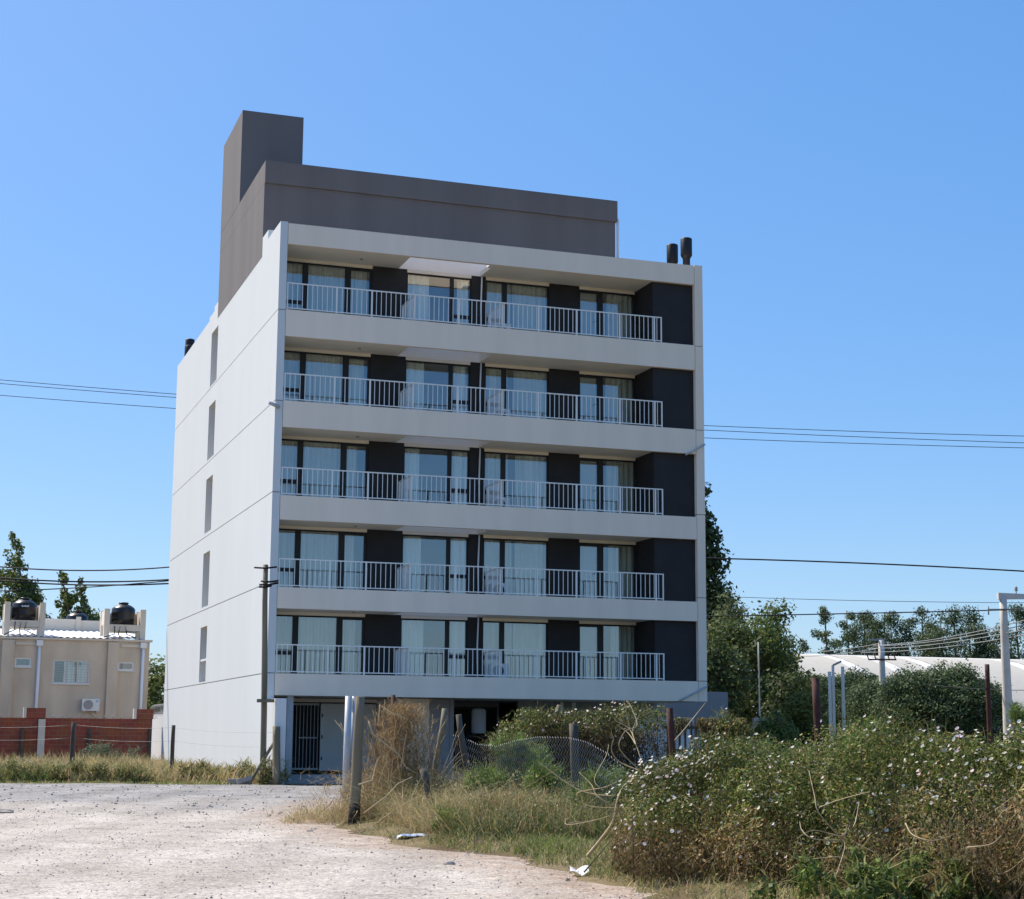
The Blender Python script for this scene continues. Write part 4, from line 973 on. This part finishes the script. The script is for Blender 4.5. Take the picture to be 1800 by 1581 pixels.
bush('green_weed', 'bright leafy green ground plant at the foot of the flowering hedge near the bottom edge', 'weed', base_at(1550, 1590, 15.8), mound(1.15, .5, .42, 40, .12), 3600, .055, HG[:4] + GREEN + LIME[:1], .6, 8, 300, OLIVE)
# leafy green weeds
for x, ytop, Yd, rx, lab in ((905, 1296, 32, .75, 'tall light green weed climbing left of the dark hedge, before the mesh'), (862, 1352, 30, .6, 'light green weed at the left foot of the chain link mesh'), (965, 1350, 29, .7, 'green weed below the middle of the chain link mesh'),
                         (1060, 1362, 27.5, .55, 'green weed right of the grey timber post'), (1320, 1312, 29, .7, 'bright green leafy weeds behind the front hedge, under the dark hedge end'), (1385, 1300, 31, .7, 'light green leafy weeds left of the dark rusty post'),
                         (1275, 1335, 28, .5, 'green weed between the rusty round post and the bright leafy weeds'), (1540, 1255, 24, .4, 'tall thin weed rising in front of the hooked power pole'), (1780, 1225, 40, 1.0, 'leafy green shrub behind the hedge at the right edge'), (1490, 1268, 27, .7, 'green weeds behind the hedge crest by the slim concrete posts')):
    p = at(x, ytop, Yd); g = gxy(p[0], Yd); h = p[2] - g; cl = []
    for i in range(18): q = rng.random(); cl.append((rng.normal(0, rx * .45) * (1.15 - .6 * q), rng.normal(0, rx * .4), .1 + h * .85 * q, rng.uniform(.10, .2)))
    bush('leafy_weed', lab, 'weed', (p[0], Yd, g), cl, 4200, .05, GREEN + GREEN + LIME + OLIVE[:1], .4, 14, 1200, GREEN + LIME[:1], group='leafy weeds behind the lane', wd=.012)

# tall dry bush beside the timber post
def curved(p, d, L, k=7, curl=.35, g=.0):
    pts = [np.array(p, float)]; d = np.array(d, float); d /= np.linalg.norm(d)
    for i in range(k):
        d = d + rng.normal(0, curl / k * 2, 3) + np.array([0, 0, -g / k]); d /= np.linalg.norm(d); pts.append(pts[-1] + d * L / k)
    return [tuple(q) for q in pts]
db = thing('dry_bush', 'tall tangled straw coloured dry bush beside the round timber post', 'bush', tuple(base_at(705, 1440, 32.6)))
b = MB()
for i in range(150):
    x0, y0 = rng.normal(0, .28), rng.normal(0, .3); b.tube(curved((x0, y0, 0), (rng.normal(0, .35) - .05, rng.normal(0, .3), 1.2), rng.uniform(.9, 2.2), 8, .5), [.007, .007, .006, .006, .005, .005, .004, .003, .003], 3)
b.build('stem', M['straw'], db)
f = Foliage(); n = 8500
q = rng.random(n); Pd = np.stack([rng.normal(0, 1, n) * (.50 - .30 * q), rng.normal(0, .3, n), q * 2.0], 1); Dd = rng.normal(0, .6, (n, 3)); Dd[:, 2] += .7
f.blades(Pd, Dd, rng.uniform(.08, .32, n), .009, pick(n, [(.34, .215, .10), (.42, .29, .15), (.25, .155, .07), (.20, .15, .06)]), .6)
n = 5000; Pd = np.stack([rng.normal(0, .75, n) + .1, rng.normal(-.1, .35, n), rng.random(n) ** 1.6 * .75], 1); Dd = rng.normal(0, .8, (n, 3)); Dd[:, 2] += .35
f.blades(Pd, Dd, rng.uniform(.15, .5, n), .010, pick(n, STRAW + [(.30, .20, .11)]), .7)
n = 900; Pd = np.stack([rng.normal(.25, .3, n), rng.normal(0, .3, n), rng.uniform(.1, 1.0, n)], 1); f.leaves(Pd, sph(n), .04, pick(n, OLIVE + GREEN), .5)
f.build('dry_leaves', M['grassm'], db)
b = MB()
for (pts) in (((648, 1268), (655, 1290), (690, 1318), (700, 1325), (712, 1348), (735, 1362)), ((665, 1275), (668, 1240), (690, 1255), (712, 1262)), ((630, 1380), (655, 1372), (662, 1340), (668, 1330)), ((660, 1450), (700, 1420), (740, 1400), (772, 1395)), ((640, 1430), (680, 1400), (700, 1378), (725, 1366)), ((660, 1462), (715, 1450), (760, 1432))):
    P = [tuple(at(x, y, 30.2) - np.array(db.location)) for x, y in pts]; b.tube(P, np.linspace(.016, .007, len(P)), 5)
b.build('branch', M['straw'], db)
ds = thing('dry_bush', 'low heap of bent dry straw stalks right of the rotten stump', 'bush', tuple(base_at(890, 1478, 26.8)))
b = MB()
for i in range(90): b.tube(curved((rng.normal(0, .35), rng.normal(0, .2), .0), (rng.normal(0, .7), rng.normal(0, .4), .8), rng.uniform(.4, .8), 6, .5, .9), .005, 3)
b.build('stem', M['straw'], ds)
f = Foliage(); n = 3000; Pd = np.stack([rng.normal(0, .5, n), rng.normal(0, .25, n), rng.random(n) ** 1.5 * .6], 1); Dd = rng.normal(0, .7, (n, 3)); Dd[:, 2] += .5; f.blades(Pd, Dd, rng.uniform(.1, .4, n), .009, pick(n, STRAW + [(.28, .18, .10)]), .7); f.build('dry_leaves', M['grassm'], ds)

# ------------------------------------------------------------------ hedges smothered in flowering creeper
PINKW = [(.86, .80, .74), (.88, .85, .80), (.82, .72, .71)]
def hedge(label, spine, n, lsize, green, dry, strand, nflower, fsize, toplit, base=(0, 0, 0), dryz=.55, step=.30, lumpy=1., holes=.6, flat_top=.7, puff=.24):
    """spine: (x, y, height, half width)"""
    o = thing('flowering_hedge', label, 'hedge', base); S = np.array(spine, float); B0 = np.array(base)
    seg = np.linalg.norm(np.diff(S[:, :2], axis=0), axis=1); cum = np.concatenate([[0], np.cumsum(seg)]); cl = []
    for u in np.arange(0, cum[-1], step):
        x, y, h, hw_ = [np.interp(u, cum, S[:, k]) for k in range(4)]; i = min(np.searchsorted(cum, u, 'right') - 1, len(seg) - 1)
        tdir = (S[i + 1, :2] - S[i, :2]) / seg[i]; nd = np.array([-tdir[1], tdir[0]])
        lump = 1 + lumpy * (.10 * math.sin(u * 2.3) + .07 * math.sin(u * 5.1 + 1))
        for a in np.linspace(-1.0, 1.0, 9):
            ang = a * math.pi * .5; off = math.sin(ang) * hw_ * .8 * (1 + .15 * rng.normal()); pf = puff * fnoise(np.array([[x * 1.0 + 2 * a, y, a * 1.4]]), 1.25)[0]; off *= 1 + pf; z = math.cos(ang * .93) ** flat_top * (1 + .12 * pf) * (h - .25) * lump * (1 + .05 * rng.normal())
            if abs(a) == 1: z = rng.uniform(.05, .4) * h
            cl.append((x + nd[0] * off + rng.normal(0, .06), y + nd[1] * off + rng.normal(0, .06), max(.12, z), rng.uniform(.19, .34)))
            if flat_top < .5 and abs(a) > .45:
                for q_ in (.72, .22): cl.append((x + nd[0] * off, y + nd[1] * off, max(.12, z * q_ + (.15 if abs(a) == 1 else 0)), rng.uniform(.22, .34)))
            if .6 < abs(a) < 1: cl.append((x + nd[0] * off * 1.05, y + nd[1] * off * 1.05, max(.12, z * .45), rng.uniform(.2, .34)))
    C = np.array(cl); gzc = gz(C[:, 0], C[:, 1]); C[:, 2] += gzc; m_ = len(C)
    idx = rng.integers(0, m_, n); d = sph(n); P = C[idx, :3] + d * (C[idx, 3] * (.62 + .45 * rng.random(n) ** .6))[:, None]
    P[:, 2] = np.maximum(P[:, 2], gz(P[:, 0], P[:, 1]) + .01)
    hh = np.interp(P[:, 0] * 0 + 0, [0], [0]); rel = (P[:, 2] - gzc[idx]) / np.interp(C[idx, 0], S[np.argsort(S[:, 0]), 0], S[np.argsort(S[:, 0]), 2])
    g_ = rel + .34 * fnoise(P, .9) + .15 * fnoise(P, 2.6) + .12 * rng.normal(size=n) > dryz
    hol = (fnoise(P + 3.1, 1.5) < -.35) & (rng.random(n) < holes)
    P, d, idx, rel, g_ = P[~hol], d[~hol], idx[~hol], rel[~hol], g_[~hol]; n = len(P)
    cb = rng.uniform(.45, 1.5, m_)[idx][:, None]
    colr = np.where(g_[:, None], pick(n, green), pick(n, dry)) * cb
    N = d + rng.normal(0, .6, (n, 3)); N[:, 2] += .2
    f = Foliage(); lv = g_ | (rng.random(n) < .58)
    f.leaves(P[lv], N[lv], lsize * rng.uniform(.6, 1.5, lv.sum()), np.clip(colr[lv], .004, .9), .5)
    D = rng.normal(0, .8, (n, 3)) + d * .5; D[:, 2] -= .2; sv = ~lv
    f.blades(P[sv], D[sv], rng.uniform(.05, .24, sv.sum()), strand, np.clip(colr[sv], .004, .9), .6)
    k = rng.choice(np.where(rel > .5)[0], min(n // 9, 4000)); D2 = d[k] + rng.normal(0, .4, (len(k), 3)); D2[:, 2] += .8
    f.blades(P[k], D2, rng.uniform(.06, .24, len(k)), strand * .8, pick(len(k), green + dry[:1]), .4)
    for arr in f.v: arr -= B0
    f.build('foliage', M['leaf'], o)
    # twiggy inside
    b = MB()
    for i in range(220):
        c = C[rng.integers(m_)]; gz0 = gxy(c[0], c[1]); b.tube([tuple(np.array([c[0] + rng.normal(0, .2), c[1] + rng.normal(0, .2), gz0]) - B0), tuple(c[:3] + rng.normal(0, .15, 3) - B0)], [.012, .006], 3)
    b.build('branches', M['twig'], o)
    if nflower:
        # flowers face up and to the sun side, thicker along the crest
        w_ = np.clip(rel, .05, 1.2) ** toplit * np.clip(.8 + 1.0 * fnoise(P, 2.1), .12, 3); k = rng.choice(n, nflower, replace=False, p=w_ / w_.sum())
        out = P[k] + d[k] * .05; Nf = d[k] * .5 + np.array([-.45, -.12, .75]) + rng.normal(0, .35, (nflower, 3))
        dist = np.linalg.norm(out - EYE, axis=1); od = np.argsort(dist); big = od[:100]; rest = od[100:]
        f0 = Foliage(); f0.cups(np.zeros((1, 3)), np.array([[0, 0, 1.]]), [fsize], np.array([PINKW[0]])); src = f0.build('flower', M['petal'], o)
        for j, i_ in enumerate(big):
            c = src if j == 0 else src.copy()
            if j: col.objects.link(c); c.parent = o
            c.location = tuple(out[i_] - B0); c.rotation_mode = 'QUATERNION'; c.rotation_quaternion = Vector(Nf[i_]).to_track_quat('Z', 'Y'); s_ = rng.uniform(.75, 1.2); c.scale = (s_,) * 3
        if len(rest):
            f1 = Foliage(); f1.cups(out[rest] - B0, Nf[rest], fsize * rng.uniform(.7, 1.2, len(rest)), pick(len(rest), PINKW, .05)); tag(f1.build('flowers', M['petal'], o), kind='stuff')
    return o
hedge('big near hedge of creeper dotted with white flowers on the right', [(1.75, 20.6, 1.05, .5), (2.3, 19.9, 1.38, .9), (3.0, 19.0, 1.30, 1.05), (3.7, 18.2, 1.45, 1.1), (4.5, 17.2, 1.66, 1.15), (5.5, 16.0, 1.70, 1.15), (6.6, 14.8, 1.7, 1.1)],
      165000, .038, HG, HD, .007, 1500, .043, 1.6, (3.5, 18.5, 0), dryz=.50)
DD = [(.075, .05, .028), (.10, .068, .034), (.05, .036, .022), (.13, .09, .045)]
hedge('dark overhanging creeper hedge with small pink flowers behind the chain link mesh', [(-.2, 38.4, 1.55, .5), (.35, 38.2, 1.95, .75), (1.2, 38, 2.05, .8), (2.6, 38, 2.12, .8), (3.6, 38, 2.0, .7)],
      60000, .055, HG, DD, .014, 200, .06, 3.5, (1.7, 38, 0), dryz=1.0, lumpy=.3, flat_top=.3, puff=.1)
hedge('low dark creeper bank running on to the right behind the front hedge', [(4.7, 38.2, 1.95, .4), (5.1, 38.4, 1.6, .5), (5.8, 38.6, 1.42, .6), (7.2, 39, 1.4, .6), (8.6, 39.4, 1.45, .6)],
      24000, .055, HG, DD + HD, .014, 60, .07, 3., (6.5, 38.6, 0), dryz=.75)
# slatted screen between the two creeper hedges
sf = thing('slat_fence', 'grey slatted screen half overgrown with creeper behind the rusty post', 'fence', tuple(base_at(1235, 1400, 38.6)))
b = MB()
for i in range(13): x = -.78 + i * .13 + rng.normal(0, .015); b.box(x, x + .05, -.02, .02, 0, 1.75 + rng.normal(0, .05))
b.build('slats', M['timberdark'], sf); b = MB()
for z in (.5, 1.1, 1.6): b.box(-.85, .9, -.06, -.021, z, z + .06)
b.build('cross_rail', M['timberdark'], sf)
f = Foliage(); n = 4200; Pd = np.stack([rng.uniform(-.95, 1., n), rng.normal(-.08, .08, n), 1.85 - np.abs(rng.normal(0, .55, n))], 1); Pd[:, 2] = np.abs(Pd[:, 2]); m_ = fnoise(Pd * [1, 0, .35], 2.2) > -.1; Pd = Pd[m_]; n = len(Pd)
f.leaves(Pd, sph(n), .055 * rng.uniform(.6, 1.4, n), pick(n, HG[:3] + HD[:2]), .5); D = rng.normal(0, .25, (n, 3)); D[:, 2] -= 1; f.blades(Pd, D, rng.uniform(.1, .35, n), .012, pick(n, HD + DD), .3)
f.build('creeper', M['leaf'], sf)

# pale bare vine stems
def vine(label, strands, Yd, r0=.014):
    p0 = at(*strands[0][0], Yd); p0[2] = gxy(p0[0], Yd); o = thing('bare_vine', label, 'vine', tuple(p0))
    for st in strands:
        P = []
        n = len(st); tt = np.linspace(0, n - 1, n * 4)
        for t in tt:                                      # Catmull-Rom
            i = int(min(t, n - 2)); u = t - i; q = [np.array(st[min(max(i + k, 0), n - 1)], float) for k in (-1, 0, 1, 2)]
            xy = .5 * (2 * q[1] + (q[2] - q[0]) * u + (2 * q[0] - 5 * q[1] + 4 * q[2] - q[3]) * u * u + (3 * q[1] - q[0] - 3 * q[2] + q[3]) * u ** 3)
            P.append(tuple(at(xy[0], xy[1], Yd + .25 * math.sin(t * 1.1 + st[0][0])) - p0))
        MB().tube(P, np.linspace(r0, r0 * .45, len(P)), 5).build('stem', M['straw'], o)
    return o
vine('pale bare vine fanning out beside the chain link mesh, left of the flowering hedge', [[(1085, 1375), (1060, 1385), (1020, 1392), (1015, 1405), (1040, 1418), (1085, 1420)], [(1085, 1420), (1050, 1400), (1040, 1380), (1018, 1358)], [(1085, 1428), (1055, 1440), (1000, 1450), (994, 1440), (995, 1415)],
      [(1080, 1400), (1020, 1390), (960, 1350), (945, 1338)], [(1045, 1465), (1020, 1446), (1000, 1448)], [(1060, 1390), (1045, 1370), (1065, 1330), (1070, 1310)]], 21.5, .008)
vine('pale curling vine stems arching over the left crest of the flowering hedge', [[(1125, 1355), (1090, 1340), (1075, 1320), (1078, 1300), (1075, 1290)], [(1120, 1350), (1095, 1325), (1088, 1308), (1100, 1285), (1120, 1275), (1108, 1240), (1098, 1230)], [(1130, 1345), (1115, 1300), (1105, 1280), (1083, 1268), (1080, 1262)],
      [(1118, 1310), (1112, 1285), (1122, 1262), (1125, 1255)], [(1108, 1282), (1103, 1262), (1097, 1232)], [(1118, 1310), (1105, 1290), (1085, 1275)]], 21.5, .0075)
vine('thick brown vine trunk leaning along the left end of the flowering hedge', [[(1032, 1506), (1055, 1478), (1078, 1445), (1085, 1410), (1095, 1385), (1115, 1365)]], 20.6, .024)
vine('single straight pale twig rising right of the rusty round post', [[(1186, 1302), (1205, 1280), (1225, 1255), (1240, 1236)]], 23.6, .009)
vine('pale bare vine sprawling across the middle of the flowering hedge', [[(1490, 1450), (1480, 1470), (1430, 1460), (1400, 1475)], [(1480, 1475), (1440, 1430), (1432, 1400), (1422, 1355)], [(1440, 1420), (1480, 1405), (1530, 1392)], [(1500, 1455), (1505, 1440), (1510, 1410)], [(1470, 1540), (1485, 1490), (1480, 1470)], [(1385, 1530), (1420, 1512), (1480, 1506)],
      [(1480, 1478), (1430, 1475), (1410, 1460), (1406, 1445)], [(1535, 1495), (1520, 1465), (1518, 1458)]], 16.35, .007)
vine('pale arching vine stem low on the right of the flowering hedge', [[(1592, 1448), (1605, 1468), (1640, 1478), (1680, 1466)], [(1755, 1538), (1775, 1530), (1800, 1510), (1830, 1490)], [(1700, 1490), (1740, 1485), (1760, 1470)]], 15.3, .007)

# chain link mesh
cl_ = thing('chain_link_fence', 'sagging grey chain link mesh hung between the old timber posts', 'wire fence', (0, 29, 0))
topx = [(795, 1296, 33.5), (812, 1300, 33), (835, 1312, 32.4), (870, 1316, 31.5), (905, 1306, 30.6), (950, 1300, 29.3), (1000, 1301, 28.2), (1030, 1309, 27.4), (1062, 1328, 26.6), (1092, 1356, 26)]
tp = [at(*q) for q in topx]; bt_ = []
for q in tp: bt_.append(np.array([q[0], q[1] + .1, gxy(q[0], q[1]) + .02]))
tp, bt_ = np.array(tp), np.array(bt_); L_ = np.concatenate([[0], np.cumsum(np.linalg.norm(np.diff(tp, axis=0)[:, :2], axis=1))])
def mp_(u, v):
    a = np.array([np.interp(u, L_, tp[:, k]) for k in range(3)]); c = np.array([np.interp(u, L_, bt_[:, k]) for k in range(3)])
    q = a * (1 - v) + c * v; q[1] += .06 * math.sin(u * 3 + v * 4); q[0] += .04 * math.sin(v * 5 + u); return q - np.array([0, 29, 0])
b = MB(); nu = int(L_[-1] / .105); nv = 18
for i in range(nu):
    P = []
    for j in range(nv + 1):
        u = (i + (.0 if j % 2 else 1.04)) * L_[-1] / nu
        P.append(tuple(mp_(min(u, L_[-1]), j / nv)))
    e = mp_((i + .5) * L_[-1] / nu, 0) + [0, 0, .05]
    b.tube([tuple(e)] + P, .0038, 3)
b.build('mesh', M['wire'], cl_)

# litter and stones on the lane edge
p = at(725, 1476, 27.2); bl_ = thing('litter_bag', 'crumpled blue and white plastic bag lying at the lane edge', 'litter', (p[0], p[1], gxy(p[0], p[1])))
P = [[(x, y, .05 + .05 * fnoise(np.array([[x * 9, y * 9, 0]]), 1.)[0] - .12 * (x * 3.3) ** 4 - .12 * (y * 6) ** 4) for x in np.linspace(-.24, .26, 16)] for y in np.linspace(-.13, .13, 9)]
MB().grid(P).build('sheet', M['bluebag'], bl_)
p = at(1018, 1530, 20.6); bl_ = thing('paper_litter', 'torn white paper scrap at the foot of the leaning vine trunk', 'litter', (p[0], p[1], gxy(p[0], p[1])))
P = [[(x, y, .02 + .06 * abs(math.sin(x * 13 + y * 7)) + .03 * math.sin(y * 20)) for x in np.linspace(-.11, .11, 9)] for y in np.linspace(-.06, .06, 6)]
MB().grid(P, False).build('sheet', M['paper'], bl_)
def rock(x, y, Yd, r, label, flat=.5):
    p = at(x, y, Yd); o = thing('rock', label, 'rock', (p[0], p[1], gxy(p[0], p[1])))
    P = []; sd_ = rng.uniform(0, 9)
    for i in range(9):
        th = math.pi * i / 8; row = []
        for j in range(15):
            a = 2 * math.pi * (j % 14) / 14; d = np.array([math.sin(th) * math.cos(a), math.sin(th) * math.sin(a), math.cos(th)]); q = r * (1 + .22 * fnoise((d + sd_)[None], 2.2)[0]); row.append((d[0] * q, d[1] * q * .7, d[2] * q * flat + r * flat * .5))
        P.append(row)
    MB().grid(P, False).build('stone', M['rock'], o)
rock(882, 1482, 26.6, .24, 'largest brown clod at the lane edge under the heap of dry stalks', .4)
rock(330, 1448, 30, .06, 'small dark stone alone on the lane left of the timber post'); rock(511, 1437, 33, .075, 'pale stone on the lane left of the steel post')
rock(544, 1465, 29, .06, 'dark stone on the lane directly left of the timber post foot'); rock(790, 1522, 21.8, .075, 'reddish clod on the lane in the foreground below the blue bag'); rock(5, 1434, 34.5, .22, 'dark flat clod at the left edge of the lane', .3)
rock(487, 1368, 50.8, .2, 'grey stone in the grass at the foot of the tall pole', .6)
